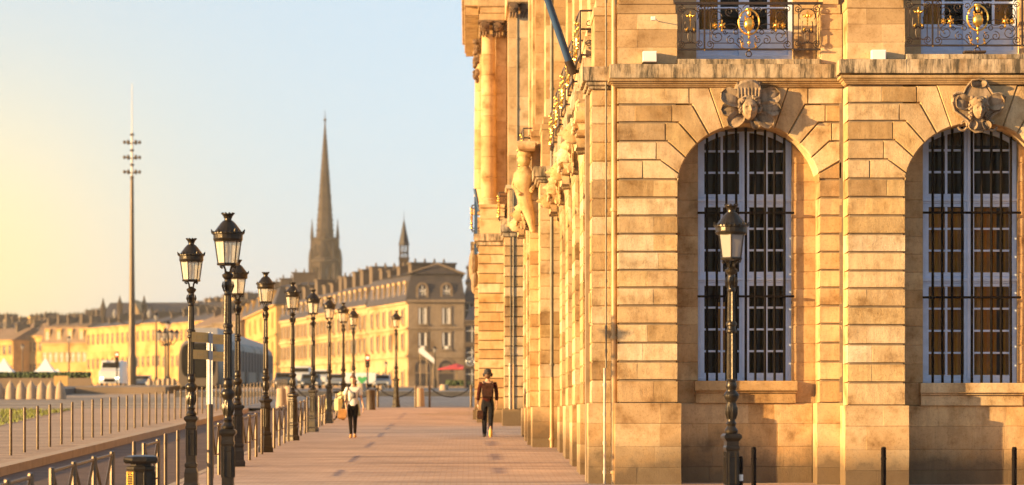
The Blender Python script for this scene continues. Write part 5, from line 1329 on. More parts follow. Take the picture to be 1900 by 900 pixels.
# ---------------------------------------------------------------- far town
def house(name, label, p0, p1, zb, ze, depth, cols, floors, wallm='quay', roofm='slate', ridge=4.0, win=(1.35, 2.5), dorm=0, chim=0, gapw=1.0, glass='far_glass', mans=False, ledge=True, first=0.0, rnd=1, group=None):
    """p0, p1: (x, D) ends of the street face; zb base, ze eave"""
    rg = random.Random(rnd); a, b = Vector((p0[0], p0[1], 0)), Vector((p1[0], p1[1], 0)); ln = (b-a).length; u = (b-a)/ln
    nn = Vector((u.y, -u.x, 0)); nn = nn if nn.dot(-a) > 0 else -nn        # outwards, towards the viewer
    T = lambda x, z, w_: a+u*x+nn*w_+Vector((0, 0, z))
    TB = lambda x, y, z: T(x, z, y)
    t = thing(name, label, 'building', (a.x, a.y, zb), group)
    m = MB(); m.box(0, ln, -depth, 0, zb-1.5, ze, TB); m.build('wall', M[wallm], t)
    H = (ze-zb)/floors
    if ledge:
        m = MB()
        for f in range(1, floors+1):
            z = zb+H*f-(.0 if f < floors else .1); m.box(-.1, ln+.1, .0, .22 if f < floors else .5, z-.18, z+.12, TB)
        m.build('string_course', M[wallm], t)
    # openings
    sp = ln/cols; wm = MB(); ww, wh = win
    s1 = []
    def winmesh(ww, wh, arch=False):
        m = MB(); e = .2
        m.cm = 0
        for q in ((-ww/2-e, -ww/2, 0, .14, -wh/2-.05, wh/2+e), (ww/2, ww/2+e, 0, .14, -wh/2-.05, wh/2+e), (-ww/2, ww/2, 0, .14, wh/2, wh/2+e), (-ww/2-e*1.3, ww/2+e*1.3, 0, .22, -wh/2-.18, -wh/2-.05)):
            m.box(*q, lambda x, y, z: u*x+nn*y+Vector((0, 0, z)))
        m.cm = 1; m.box(-ww/2, ww/2, 0, .03, -wh/2-.05, wh/2, lambda x, y, z: u*x+nn*y+Vector((0, 0, z)))
        m.cm = 2
        for q in ((-.04, .04, .03, .06, -wh/2, wh/2), (-ww/2, ww/2, .03, .055, wh*.12, wh*.12+.06)): m.box(*q, lambda x, y, z: u*x+nn*y+Vector((0, 0, z)))
        return m.mesh('window', [M[wallm], M[glass], M['far_white']])
    wmesh = winmesh(ww, wh); 
    for f in range(floors):
        for c in range(cols):
            z = zb+H*f+H*.52
            me = wmesh
            o = bpy.data.objects.new('window', me); C.objects.link(o); o.parent = t; o.location = T(sp*(c+.5), z, .0)-Vector((a.x, a.y, zb))
    # roof
    m = MB(); e = .35
    if mans:
        hm = mans; vs = [TB(-e, e, ze), TB(ln+e, e, ze), TB(ln+e, -depth-e, ze), TB(-e, -depth-e, ze), TB(.5, -.9, ze+hm), TB(ln-.5, -.9, ze+hm), TB(ln-.5, -depth+.9, ze+hm), TB(.5, -depth+.9, ze+hm)]
        m.add(vs, [(0,1,5,4),(1,2,6,5),(2,3,7,6),(3,0,4,7),(3,2,1,0)])
        vs = [TB(.1, -.5, ze+hm), TB(ln-.1, -.5, ze+hm), TB(ln-.1, -depth+.5, ze+hm), TB(.1, -depth+.5, ze+hm), TB(ln*.12+.2, -depth/2, ze+hm+ridge), TB(ln*.88-.2, -depth/2, ze+hm+ridge)]
        m.add(vs, [(0,1,5,4),(1,2,5),(2,3,4,5),(3,0,4),(3,2,1,0)])
    else:
        vs = [TB(-e, e, ze), TB(ln+e, e, ze), TB(ln+e, -depth-e, ze), TB(-e, -depth-e, ze), TB(.5, -depth/2, ze+ridge), TB(ln-.5, -depth/2, ze+ridge)]
        m.add(vs, [(0,1,5,4),(1,2,5),(2,3,4,5),(3,0,4),(3,2,1,0)])
    ro = m.build('roof', M[roofm], t)
    if dorm:
        hm = mans or ridge; dw = .75
        for c in range(dorm):
            x = ln*(c+.5)/dorm; z0 = ze+.35
            m = MB(); m.cm = 0; m.box(x-dw, x+dw, -2.2, .05, z0, z0+hm*.72, TB); m.box(x-dw-.15, x+dw+.15, -2.2, .15, z0+hm*.72, z0+hm*.72+.2, TB)
            m.cm = 1; m.box(x-dw+.28, x+dw-.28, .05, .09, z0+.25, z0+hm*.6, TB)
            m.build('dormer', [M[wallm], M[glass]], ro)
    for c in range(chim):
        x = ln*(c+.5+rg.uniform(-.2, .2))/chim; wd = rg.uniform(.5, 1.1); h = (mans or 0)+ridge*.75+rg.uniform(.8, 2.2)
        m = MB(); m.box(x-wd*.45, x+wd*.45, -depth*.62, -depth*.30, ze+.5, ze+h, TB); m.box(x-wd*.5-.1, x+wd*.5+.1, -depth*.64, -depth*.28, ze+h, ze+h+.25, TB)
        for q in range(3): p = T(x, ze+h+.25, -depth*(.34+.11*q)); m.lathe([(.16,0),(.13,.6)], p, 8)
        m.build('chimney', M['chimney'], ro)
    return t, T
# the mansard corner house -------------------------------------------------
D0 = 392.0; zb = 6.4; ze = pz(559, D0)
cx0, cx1 = px(757, D0), px(861, D0)
t = thing('corner_house', 'mansard roofed corner house with two round headed dormers at the end of the promenade', 'building', (cx0, D0, zb))
ch = t
u = Vector((1, 0, 0))
def FT(x, z, w_): return Vector((px(x, D0), D0-w_, pz(z, D0)))
sdir = Vector((-.283, 1, 0)).normalized(); snrm = Vector((-1, -.283, 0)).normalized()
def side_T(p, z, w_): return Vector((cx0, D0, 0))+sdir*p+snrm*w_+Vector((0, 0, z))
L1 = 23.2
m = MB(); vs = []
for z in (zb-1, ze): vs += [side_T(0, z, 0), Vector((cx1, D0, z)), Vector((cx1, D0+22, z)), side_T(L1, z, 0)]
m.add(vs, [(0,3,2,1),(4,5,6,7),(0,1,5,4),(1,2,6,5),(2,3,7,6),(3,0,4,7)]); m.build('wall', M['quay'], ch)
def trim(x0, x1, y0, y1, w0, w1, mat='quay_grey', name='trim', par=None):
    m = MB(); m.box(px(x0, D0), px(x1, D0), D0-w1, D0-w0, pz(y1, D0), pz(y0, D0)); return m.build(name, M[mat], par or ch)
m = MB(); m.box(cx0+.02, cx1+.02, D0-.04, D0+.3, zb-1, ze-.02); m.build('front_wall', M['quay_grey'], ch)  # thin front slab in the darker stone: shade of this face is painted in
trim(755, 863, 556, 561, 0, .5, name='eave_moulding'); trim(756, 862, 607, 611, 0, .25, name='string_course'); trim(756, 862, 661, 664, 0, .2, name='string_course')
for cxp in (784, 828):
    for y0, y1, nm in ((573, 601, 'a'), (619, 648, 'b')):
        m = MB(); m.cm = 0
        B = lambda x0, x1, ya, yb, w0, w1: m.box(px(x0, D0), px(x1, D0), D0-w1, D0-w0, pz(yb, D0), pz(ya, D0))
        B(cxp-10, cxp-7.5, y0-2, y1, 0, .15); B(cxp+7.5, cxp+10, y0-2, y1, 0, .15); B(cxp-10, cxp+10, y0-4.5, y0-2, 0, .2); B(cxp-11, cxp+11, y1, y1+2.5, 0, .3)
        m.cm = 1; B(cxp-7.5, cxp+7.5, y0-2, y1, .0, .06)
        m.cm = 2; B(cxp-7, cxp-4, y0-1, y1, .06, .10); B(cxp+1, cxp+2.2, y0-1, y1, .06, .10) if nm == 'a' else B(cxp-7, cxp+7, y1-6, y1-.5, .06, .10); B(cxp+4, cxp+7, y0-1, y1, .06, .10)
        m.build('window', [M['quay_grey'], M['far_glass'], M['far_white']], ch)
    # ground floor arch
    m = MB(); m.cm = 0; TT = lambda a_, b_, w_: Vector((px(a_, D0), D0-w_, pz(b_, D0)))
    arc = [(cxp+14*math.cos(R(k)), 684-16*math.sin(R(k))) for k in range(0, 181, 15)]
    arco = [(cxp+16.5*math.cos(R(k)), 684-18.5*math.sin(R(k))) for k in range(180, -1, -15)]
    m.prism(arc+arco, 0, .18, TT); m.cm = 1; m.prism([(cxp+14, 717)]+arc+[(cxp-14, 717)], 0, .05, TT)
    m.cm = 2; m.box(px(cxp-8, D0), px(cxp+8, D0), D0-.1, D0-.05, pz(691, D0), pz(675, D0))
    m.cm = 0; m.box(px(cxp-14, D0), px(cxp+14, D0), D0-.12, D0-.05, pz(693, D0), pz(691, D0))
    m.build('arched_shop_window', [M['quay_grey'], M['far_glass'], M['chimney']], ch)
# mansard
hz1, hz2 = pz(508, D0), pz(489, D0)
m = MB()
sv = [side_T(-.1, ze, .4), Vector((cx1+.2, D0-.3, ze)), Vector((cx1+.2, D0+22, ze)), side_T(L1, ze, .4), side_T(.7, hz1, -.6), Vector((cx1-.4, D0+.7, hz1)), Vector((cx1-.4, D0+21, hz1)), side_T(L1, hz1, -.6)]
m.add(sv, [(0,1,5,4),(1,2,6,5),(2,3,7,6),(3,0,4,7),(0,3,2,1)])
pk = Vector((px(812, D0), D0+1.2, hz2)); pk2 = Vector((px(812, D0), D0+20, hz2))
m.add([sv[4]+Vector((-.4,-.4,0)), sv[5]+Vector((.5,-.4,0)), sv[6], sv[7], pk, pk2], [(0,1,4),(1,2,5,4),(3,0,4,5),(2,3,5)])
ro = m.build('roof', M['slate'], ch)
m = MB(); m.bar(sv[4]+Vector((-.5,-.5,0)), pk+Vector((0,-.6,.05)), .12, 5); m.bar(pk+Vector((0,-.6,.05)), sv[5]+Vector((.6,-.5,0)), .12, 5); m.build('roof_edge', M['quay_grey'], ro)
for cxp in (783.5, 828.5):
    m = MB(); m.cm = 0
    arc = [(cxp+11.5*math.cos(R(k)), 535-11*math.sin(R(k))) for k in range(0, 181, 15)]
    ai = [(cxp+7*math.cos(R(k)), 535-7*math.sin(R(k))) for k in range(180, -1, -15)]
    TT = lambda a_, b_, w_: Vector((px(a_, D0), D0-w_, pz(b_, D0)))
    m.prism([(cxp+11.5, 556)]+arc+[(cxp-11.5, 556), (cxp-7, 556)]+ai+[(cxp+7, 556)], -1.5, .1, TT); m.cm = 1; m.prism([(cxp+7, 556)]+ai[::-1]+[(cxp-7, 556)], -1.5, -.05, TT)
    m.cm = 2; m.box(px(cxp-.7, D0), px(cxp+.7, D0), D0-.02, D0+.05, pz(556, D0), pz(530, D0)); m.box(px(cxp-6, D0), px(cxp-4.5, D0), D0-.02, D0+.05, pz(556, D0), pz(535, D0)); m.box(px(cxp+4.5, D0), px(cxp+6, D0), D0-.02, D0+.05, pz(556, D0), pz(535, D0)); m.box(px(cxp-6, D0), px(cxp+6, D0), D0-.02, D0+.05, pz(541, D0), pz(539, D0))
    m.build('dormer', [M['quay_grey'], M['far_glass'], M['far_white']], ro)
# windows of the sunny side
def side_windows(par, p0, p1, cols, zs, wallm='quay', w_=1.0, off=0.0):
    def mk(wh):
        m = MB(); e = .22; TT = lambda x, y, z: sdir*x+snrm*y+Vector((0,0,z))
        m.cm = 0
        for q in ((-w_/2-e, -w_/2, 0, .16, -wh/2, wh/2+e), (w_/2, w_/2+e, 0, .16, -wh/2, wh/2+e), (-w_/2, w_/2, 0, .16, wh/2, wh/2+e), (-w_/2-e, w_/2+e, 0, .3, -wh/2-.2, -wh/2)): m.box(*q, TT)
        m.cm = 1; m.box(-w_/2, w_/2, 0, .03, -wh/2, wh/2, TT); m.cm = 2; m.box(-.05, .05, .03, .07, -wh/2, wh/2, TT)
        return m.mesh('window', [M[wallm], M['far_glass'], M['far_white']])
    for z, wh in zs:
        me = mk(wh)
        for c in range(cols):
            o = bpy.data.objects.new('window', me); C.objects.link(o); o.parent = par; o.location = side_T(p0+(p1-p0)*(c+.5)/cols, z, off)-par.location
zf = [(pz(y, D0), h) for y, h in ((703, 2.2), (633, 2.2), (587, 2.1))]
side_windows(ch, .8, L1-.5, 6, zf, 'quay', 1.3)
m = MB()
for z in (pz(609, D0), pz(661, D0), ze-.2): m.box(-.1, L1, 0, .3, z-.15, z+.15, lambda x, y, z_: side_T(x, z_, y))
m.build('string_course', M['quay'], ch)
for c in range(7):
    m = MB(); m.cm = 0; x = 1.6+c*3.1; m.box(x-.7, x+.7, -1.4, .15, ze+.3, ze+2.9, lambda a_, y, z_: side_T(a_, z_, y)); m.cm = 1; m.box(x-.42, x+.42, .15, .19, ze+.5, ze+2.5, lambda a_, y, z_: side_T(a_, z_, y)); m.build('dormer', [M['quay'], M['far_glass']], ro)
def side_chim(par, ps, zt0, hs, w_=1.7):
    for p, h in zip(ps, hs):
        m = MB(); B = lambda a_, y, z_: side_T(a_, z_, y)
        m.box(p, p+w_, -7.5, -1.0, zt0-2.0, zt0+h, B); m.box(p-.15, p+w_+.15, -7.65, -.85, zt0+h, zt0+h+.25, B)
        for k in range(4): m.lathe([(.16, 0), (.13, .55)], side_T(p+w_/2, zt0+h+.25, -1.8-k*1.4), 8)
        m.build('chimney', M['chimney'], par)
side_chim(ro, (2.0, 8.5, 14, 19), hz1, (1.5, 1.3, 1.0, 1.5))
# long quay terrace beyond
def terrace(label, p0, p1, cols, dz=0.0, ch_n=8, wallm='quay', zfl=zf, seed=1, eave=None):
    rg = random.Random(seed); e_ = (eave or ze)+dz
    t = thing('quay_house', label, 'building', side_T(p0, zb, 0), 'row houses of the quay')
    m = MB(); vs = []
    for z in (zb-1, e_): vs += [side_T(p0, z, 0), side_T(p0, z, -14), side_T(p1, z, -14), side_T(p1, z, 0)]
    m.add(vs, [(0,3,2,1),(4,5,6,7),(0,1,5,4),(1,2,6,5),(2,3,7,6),(3,0,4,7)]); m.build('wall', M[wallm], t)
    side_windows(t, p0+.4, p1-.4, cols, [(z, h) for z, h in zfl], wallm, 1.4)
    m = MB()
    for z in (pz(609, D0), pz(661, D0), e_-.2): m.box(p0, p1, .0, .35, z-.2, z+.2, lambda x, y, z_: side_T(x, z_, y))
    m.build('string_course', M[wallm], t)
    m = MB(); B = lambda x, y, z_: side_T(x, z_, y)
    m.add([B(p0, .4, e_), B(p1, .4, e_), B(p1, -14, e_), B(p0, -14, e_), B(p0, -1.0, e_+3.2), B(p1, -1.0, e_+3.2), B(p1, -7, e_+4.6), B(p0, -7, e_+4.6), B(p0, -13, e_+3.2), B(p1, -13, e_+3.2)], [(0,1,5,4),(4,5,6,7),(7,6,9,8),(8,9,2,3),(0,4,7,8,3),(1,2,9,6,5)])
    ro = m.build('roof', M['slate'], t)
    nd = max(1, int((p1-p0)/3.2))
    for c in range(nd):
        x = p0+(p1-p0)*(c+.5)/nd; m = MB(); m.cm = 0; m.box(x-.7, x+.7, -1.6, .0, e_+.3, e_+2.6, B); m.cm = 1; m.box(x-.4, x+.4, .0, .05, e_+.5, e_+2.2, B); m.build('dormer', [M[wallm], M['far_glass']], ro)
    side_chim(ro, [p0+1+(p1-p0-3)*k/max(1, ch_n-1)+rg.uniform(-.4, .4) for k in range(ch_n)], e_+3.2, [rg.uniform(1.2, 2.6) for _ in range(ch_n)], 1.9)
    return t
terrace('golden terrace house with tall chimneys adjoining the mansard corner house', 23.6, 44, 7, .4, 4, seed=2)
terrace('golden terrace house in the middle of the quay row below the spire', 44.2, 64, 7, .2, 4, seed=3)
terrace('golden terrace house at the left end of the quay row behind the lamps', 64.2, 86, 8, 0, 4, seed=4)
# houses further left, turning towards us with the bend of the river
def H(label, x0, d0, x1, d1, ytop, cols, floors, **kw):
    return house('town_house', label, (px(x0, d0), d0), (px(x1, d1), d1), 6.4, pz(ytop, (d0+d1)/2), 14, cols, floors, group='town houses along the river bend', **kw)
H('tall yellow house right behind the tram roof', 512, 500, 442, 590, 582, 7, 3, wallm='quay_far', mans=3.2, ridge=1.4, dorm=6, chim=4, rnd=5)
H('pale gable ended house behind the tallest lamp', 446, 570, 395, 585, 598, 3, 3, wallm='quay_grey', roofm='tile_roof', ridge=3.2, chim=2, rnd=6)
H('low tile roofed house left of the tallest lamp', 398, 590, 352, 610, 606, 4, 3, wallm='quay_grey', roofm='tile_roof', ridge=3.5, chim=3, rnd=7)
H('long golden facade under the gothic church roof, right half', 440, 640, 300, 690, 596, 16, 3, wallm='quay_far', ridge=3, chim=9, rnd=8)
H('long golden facade under the gothic church roof, left half', 300, 690, 160, 740, 604, 15, 3, wallm='quay_far', ridge=2, chim=6, rnd=9)
H('brown roofed house with four white dormers left of the gothic church', 162, 745, 78, 752, 637, 8, 2, wallm='quay_far', roofm='tile_roof', mans=4.6, ridge=1.2, dorm=4, chim=4, rnd=10)
H('yellow house at the left behind the white tents', 80, 760, 22, 770, 624, 6, 3, wallm='quay_far', roofm='tile_roof', ridge=4, chim=2, rnd=12)
H('golden house at the left border of the photo', 24, 760, -60, 775, 632, 8, 3, wallm='quay_far', roofm='tile_roof', ridge=3.5, chim=2, rnd=13)
H('pale flat block rising at the far left behind the roofs', 18, 900, -40, 905, 594, 5, 5, wallm='quay_grey', ridge=.4, rnd=14)
H('pale modern block with white terraces beyond the roofs', 92, 900, 52, 905, 612, 4, 4, wallm='far_white', ridge=.4, rnd=15)
house('side_street_house', 'grey slate roofed house squeezed between the corner house and the palace', (px(862, 430), 430), (px(900, 430), 430), 6.4, pz(560, 430), 14, 2, 4, wallm='quay_grey', mans=3.2, ridge=1.2, chim=2, rnd=16)
house('side_street_house', 'dark narrow house with sloping roof right behind the walking man', (px(866, 300), 300), (px(905, 300), 300), 5.2, pz(600, 300), 10, 2, 3, wallm='chimney', ridge=2.0, chim=0, rnd=17)
H('brown tiled house peeking above the terrace left of the lantern tower', 700, 520, 640, 540, 556, 4, 4, wallm='quay_grey', roofm='tile_roof', ridge=3.5, chim=5, rnd=18)
for i, (xa, xb, y_, c_, f_, rm, lab) in enumerate(((-30, 22, 612, 4, 4, 'slate', 'tall slate roofed house second row back at the left border'), (30, 62, 606, 4, 4, 'tile_roof', 'narrow tiled house peeking above the row left of the white terraces'), (100, 128, 610, 3, 4, 'slate', 'slate roofed house peeking above the white dormers'), (132, 158, 604, 3, 4, 'tile_roof', 'tiled house with chimneys left of the church pinnacles'), (352, 400, 576, 5, 4, 'tile_roof', 'tall tiled house rising behind the signpost'), (398, 442, 572, 4, 5, 'slate', 'tall slate roofed house rising behind the tallest lamp'))):
    H(lab, xb, 860, xa, 870, y_, c_, f_, wallm='quay_far' if i % 2 else 'quay_grey', roofm=rm, ridge=3.5, chim=4, dorm=2, rnd=30+i)
# gothic church left
def church():
    d_ = 800.0; t = thing('gothic_church', 'long gothic church with steep slate roof and pinnacles above the golden quay facade', 'church', (px(300, d_), d_, 6.4)); Pp = lambda x, y, dd=0: Vector((px(x, d_), d_+dd, pz(y, d_)))
    m = MB(); m.box(px(176, d_), px(440, d_), d_, d_+30, 5, pz(598, d_)); m.build('wall', M['quay'], t)
    m = MB(); m.add([Pp(180, 598), Pp(438, 598), Pp(438, 598, 30), Pp(180, 598, 30), Pp(193, 558, 14), Pp(425, 557, 14)], [(0,1,5,4),(1,2,5),(2,3,4,5),(3,0,4)]); m.build('roof', M['slate'], t)
    m = MB(); m.add([Pp(250, 600, -6), Pp(272, 600, -6), Pp(251, 556, -5), Pp(251, 600, 14), Pp(282, 590, 14), Pp(252, 556, 14)], [(0,1,2),(0,2,5,3),(1,4,5,2)]); m.build('transept_gable', M['quay'], t)
    for x, y in ((174, 572), (163, 588), (193, 553), (224, 548), (269, 548), (283, 566), (216, 575), (304, 588)):
        m = MB(); w_ = .75; m.lathe([(w_, 6), (w_, pz(y+22, d_)), (w_*1.3, pz(y+21, d_)), (.35, pz(y+8, d_)), (.04, pz(y, d_))], (px(x, d_), d_-2, 0), 6); m.build('pinnacle', M['spire'], t)
    for k in range(9):
        x = 196+k*26; m = MB(); m.box(px(x, d_)-.5, px(x, d_)+.5, d_-2, d_, 6, pz(589, d_)); m.build('buttress', M['spire'], t)
    for k in range(8):
        m = MB(); x = 206+k*26; m.prism([(px(x, d_)-.9, pz(640, d_)), (px(x, d_)+.9, pz(640, d_)), (px(x, d_)+.9, pz(608, d_)), (px(x, d_), pz(603, d_)), (px(x, d_)-.9, pz(608, d_))], -.1, .1, lambda u_, v_, w_: Vector((u_, d_-w_, v_))); m.build('window', M['far_glass'], t)
church()
# flamboyant spire
def spire():
    d_ = 1000.0; k = F/d_; cx = px(603, d_); t = thing('church_spire', 'tall pointed gothic church spire with open belfry and corner pinnacles', 'church tower', (cx, d_, 6.4))
    z = lambda y: pz(y, d_); c = (cx, d_, 0); r = lambda w_: w_/k
    m = MB(); m.lathe([(r(29), 6), (r(29), z(532)), (r(31), z(531)), (r(31), z(527)), (r(28), z(526))], c, 6); m.build('tower_base', M['spire'], t)
    for y0, y1, rr, nm in ((527, 486, 24, 'lower'), (482, 446, 19, 'upper')):   # open belfry stages: piers with lancet gaps
        for i in range(6):
            a = 2*math.pi*(i+.25)/6; x, y = cx+r(rr)*math.cos(a), d_+r(rr)*math.sin(a)
            m = MB(); m.lathe([(r(5.4), z(y0)), (r(4.6), z(y1))], (x, y, 0), 6); m.build('belfry_pier', M['spire'], t)
            b = 2*math.pi*(i+.75)/6; p = Vector((cx+r(rr)*.90*math.cos(b), d_+r(rr)*.90*math.sin(b), 0)); tt = Vector((-math.sin(b), math.cos(b), 0)); hw = r(rr)*.5
            m = MB(); zt = z(y1); h = z(y1)-z(y0); TT = lambda u_, v_, w_: p+tt*u_+Vector((math.cos(b), math.sin(b), 0))*w_+Vector((0, 0, v_))
            m.prism([(-hw, zt+.4), (hw, zt+.4), (hw, zt-h*.42), (hw*.55, zt-h*.30), (0, zt-h*.12), (-hw*.55, zt-h*.30), (-hw, zt-h*.42)], -.4, .4, TT); m.prism([(-hw, z(y0)), (-hw*.12, z(y0)), (-hw*.12, zt), (-hw, zt)][:0] or [(-.35, z(y0)), (.35, z(y0)), (.35, zt), (-.35, zt)], -.3, .3, TT)
            m.prism([(-hw, z(y0)), (hw, z(y0)), (hw, z(y0)+h*.2), (-hw, z(y0)+h*.2)], -.4, .4, TT); m.build('belfry_opening', M['spire'], t)
        m = MB(); m.lathe([(r(rr+3), z(y1)-.3), (r(rr+4), z(y1)+.3), (r(rr+2), z(y1)+1.0), (r(rr-3), z(y1)+1.2)], c, 12); m.build('gallery', M['spire'], t)
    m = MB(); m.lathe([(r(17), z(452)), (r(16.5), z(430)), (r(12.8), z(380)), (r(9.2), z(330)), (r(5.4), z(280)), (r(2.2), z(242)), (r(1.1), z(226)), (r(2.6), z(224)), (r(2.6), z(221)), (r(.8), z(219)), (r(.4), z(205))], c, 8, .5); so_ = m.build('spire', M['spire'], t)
    m = MB()
    for i in range(8):
        a = 2*math.pi*(i+.5)/8
        for q in range(22):
            y = 436-q*9.2; rr = 17*(y-222)/214+.6; zz = z(y); m.ball((cx+r(rr)*math.cos(a), d_+r(rr)*math.sin(a), zz), r(1.1), n=5, m=4)
    m.build('crocket', M['spire'], so_, kind='stuff')
    for q, y in enumerate((428, 408, 388, 366, 344, 320)):
        m = MB(); rr = 17*(y-222)/214
        for i in range(8):
            a = 2*math.pi*i/8; m.ball((cx+r(rr*.93)*math.cos(a), d_+r(rr*.93)*math.sin(a), z(y)), r(1.3), r(1.3), r(3.2), 6, 5)
        m.build('spire_opening', M['far_glass'], so_)
    for x, yt, rr in ((579, 405, 4.2), (626.5, 405, 4.2), (589, 436, 3), (615, 436, 3), (603, 430, 3.4)):
        m = MB(); dd = d_ + (r(18) if x in (589, 615) else -r(20) if x == 603 else 0)
        m.lathe([(r(rr), z(527)), (r(rr*.9), z(yt+62)), (r(rr*1.2), z(yt+61)), (r(rr*.8), z(yt+58)), (r(rr*.7), z(yt+38)), (r(rr*.9), z(yt+37)), (r(rr*.2), z(yt+8)), (r(.3), z(yt))], (px(x, d_), dd, 0), 6); m.build('pinnacle', M['spire'], t)
    for x in (577, 630):
        m = MB(); m.lathe([(r(5.5), 6), (r(5.2), z(480)), (r(4), z(470)), (r(2), z(462))], (px(x, d_), d_-r(6), 0), 5); m.build('buttress', M['spire'], t)
    for x in (588, 618):
        m = MB(); m.tube([Vector((px(x, d_), d_-r(24), z(480))), Vector((px(603, d_), d_-r(17), z(430)))], r(1.2), 5); m.build('buttress', M['spire'], t)
spire()
def lantern():
    d_ = 470.0; k = F/d_; cx = px(749.5, d_); t = thing('lantern_tower', 'slim slate pointed lantern turret above the mansard roof', 'tower', (cx, d_, 6.4)); z = lambda y: pz(y, d_); r = lambda w_: w_/k; c = (cx, d_, 0)
    m = MB(); m.sq([(r(9), 6), (r(9), z(482)), (r(10), z(481)), (r(10), z(478))], c); m.build('tower_body', M['spire'], t)
    for i in range(6):
        a = 2*math.pi*(i+.3)/6; m = MB(); m.bar((cx+r(8)*math.cos(a), d_+r(8)*math.sin(a), z(480)), (cx+r(8)*math.cos(a), d_+r(8)*math.sin(a), z(455)), r(1.3), 6); m.build('lantern_post', M['spire'], t)
    m = MB(); m.lathe([(r(8.5), z(470)), (r(9), z(469)), (r(8), z(468))], c, 8); m.build('gallery', M['spire'], t)
    m = MB(); m.lathe([(r(10.5), z(455)), (r(10), z(453)), (r(5.5), z(432)), (r(1.6), z(412)), (r(.6), z(408)), (r(.35), z(392))], c, 8); m.build('cone_roof', M['slate'], t)
lantern()
# light mast
def mast():
    d_ = 330.0; k = F/d_; cx = px(245, d_); t = thing('light_mast', 'very tall slim light mast with three tiers of floodlights at the left', 'light mast', (cx, d_, gz(d_))); z = lambda y: pz(y, d_); r = lambda w_: w_/k; c = (cx, d_, 0)
    m = MB(); m.lathe([(r(8.5), gz(d_)-.5), (r(8), z(690)), (r(8.5), z(668)), (r(6.2), z(655)), (r(6.8), z(640)), (r(6), z(600)), (r(4.4), z(480)), (r(3.2), z(340)), (r(2.8), z(326))], c, 16); m.build('pole', M['post_iron'], t, True)
    m = MB(); m.bar((cx, d_, z(330)), (cx, d_, z(245)), r(2.0), 8); m.lathe([(r(1.0), z(246)), (r(.55), z(155))], (cx, d_, 0), 8); m.build('antenna', M['zinc'], t, True)
    for y in (264, 292, 319):
        m = MB()
        for i in range(6):
            a = 2*math.pi*(i+.1)/6; m.bar((cx, d_, z(y+3)), (cx+r(12)*math.cos(a), d_+r(12)*math.sin(a), z(y)), r(.7), 5)
        m.build('arm', M['post_iron'], t)
        for i in range(6):
            a = 2*math.pi*(i+.1)/6; m = MB(); m.ball((cx+r(14)*math.cos(a), d_+r(14)*math.sin(a), z(y)), r(3.0), r(3.0), r(3.6), 8, 6); m.build('floodlight', M['post_iron'], t)
    m = MB()
    for y in (250, 279, 306, 330): m.ball((cx, d_, z(y)), r(4.2), r(4.2), r(2.6), 8, 6)
    m.build('collar', M['post_iron'], t)
    for s_ in (-1, 1):      # two lantern arms low on the mast
        m = MB(); m.tube([Vector((cx+s_*r(q), d_, z(y))) for q, y in ((3, 602), (12, 602), (22, 596), (30, 590))], r(1.0), 6); m.build('arm', M['post_iron'], t)
        m = MB(); m.lathe([(r(2.5), z(590)), (r(4.5), z(582)), (r(3), z(577)), (r(.5), z(573))], (cx+s_*r(32), d_, 0), 8); m.build('lantern', M['lamp_milk'], t)
mast()
def candelabra(x, d_, ytop, label, arms=4):
    k = F/d_; cx = px(x, d_); zt = pz(ytop, d_); z0 = gz(d_); t = thing('candelabra_lamp', label, 'street lamp', (cx, d_, z0)); m = MB()
    m.lathe([(.22,z0),(.2,z0+.8),(.1,z0+1.0),(.07,zt-.9),(.05,zt-.5)], (cx, d_, 0), 8)
    for i in range(arms):
        a = 2*math.pi*(i+.3)/arms; m.tube([(cx, d_, zt-1.5), (cx+.4*math.cos(a), d_+.4*math.sin(a), zt-1.6), (cx+.65*math.cos(a), d_+.65*math.sin(a), zt-1.2)], .04, 5)
    m.build('pole', M['lamp_iron'], t)
    for i in range(arms+1):
        a = 2*math.pi*(i+.3)/max(arms, 1); q = (cx+.65*math.cos(a), d_+.65*math.sin(a), zt-1.15) if i < arms else (cx, d_, zt-.5)
        m = MB(); m.lathe([(.12,0),(.2,.35),(.2,.38)], q, 8); lo = m.build('lantern', M['lamp_milk'], t); m = MB(); m.lathe([(.24,.385),(.1,.55),(.02,.65)], q, 8); m.build('cap', M['lamp_iron'], lo)
candelabra(312, 200, 598, 'four armed candelabra lamp left of the tram front'); candelabra(290, 230, 583, 'single far street lamp between the mast and the tram', 0); candelabra(417-110, 260, 610, 'blurred candelabra lamp just left of the four armed one'); candelabra(807, 300, 645, 'small street lamp in front of the mansard corner house', 0); candelabra(716, 320, 672, 'tiny street lamp before the sunlit side of the corner house', 0)
candelabra(42, 330, 640, 'far street lamp between the two white tents', 0); candelabra(128, 300, 625, 'far street lamp right of the white tent', 0)
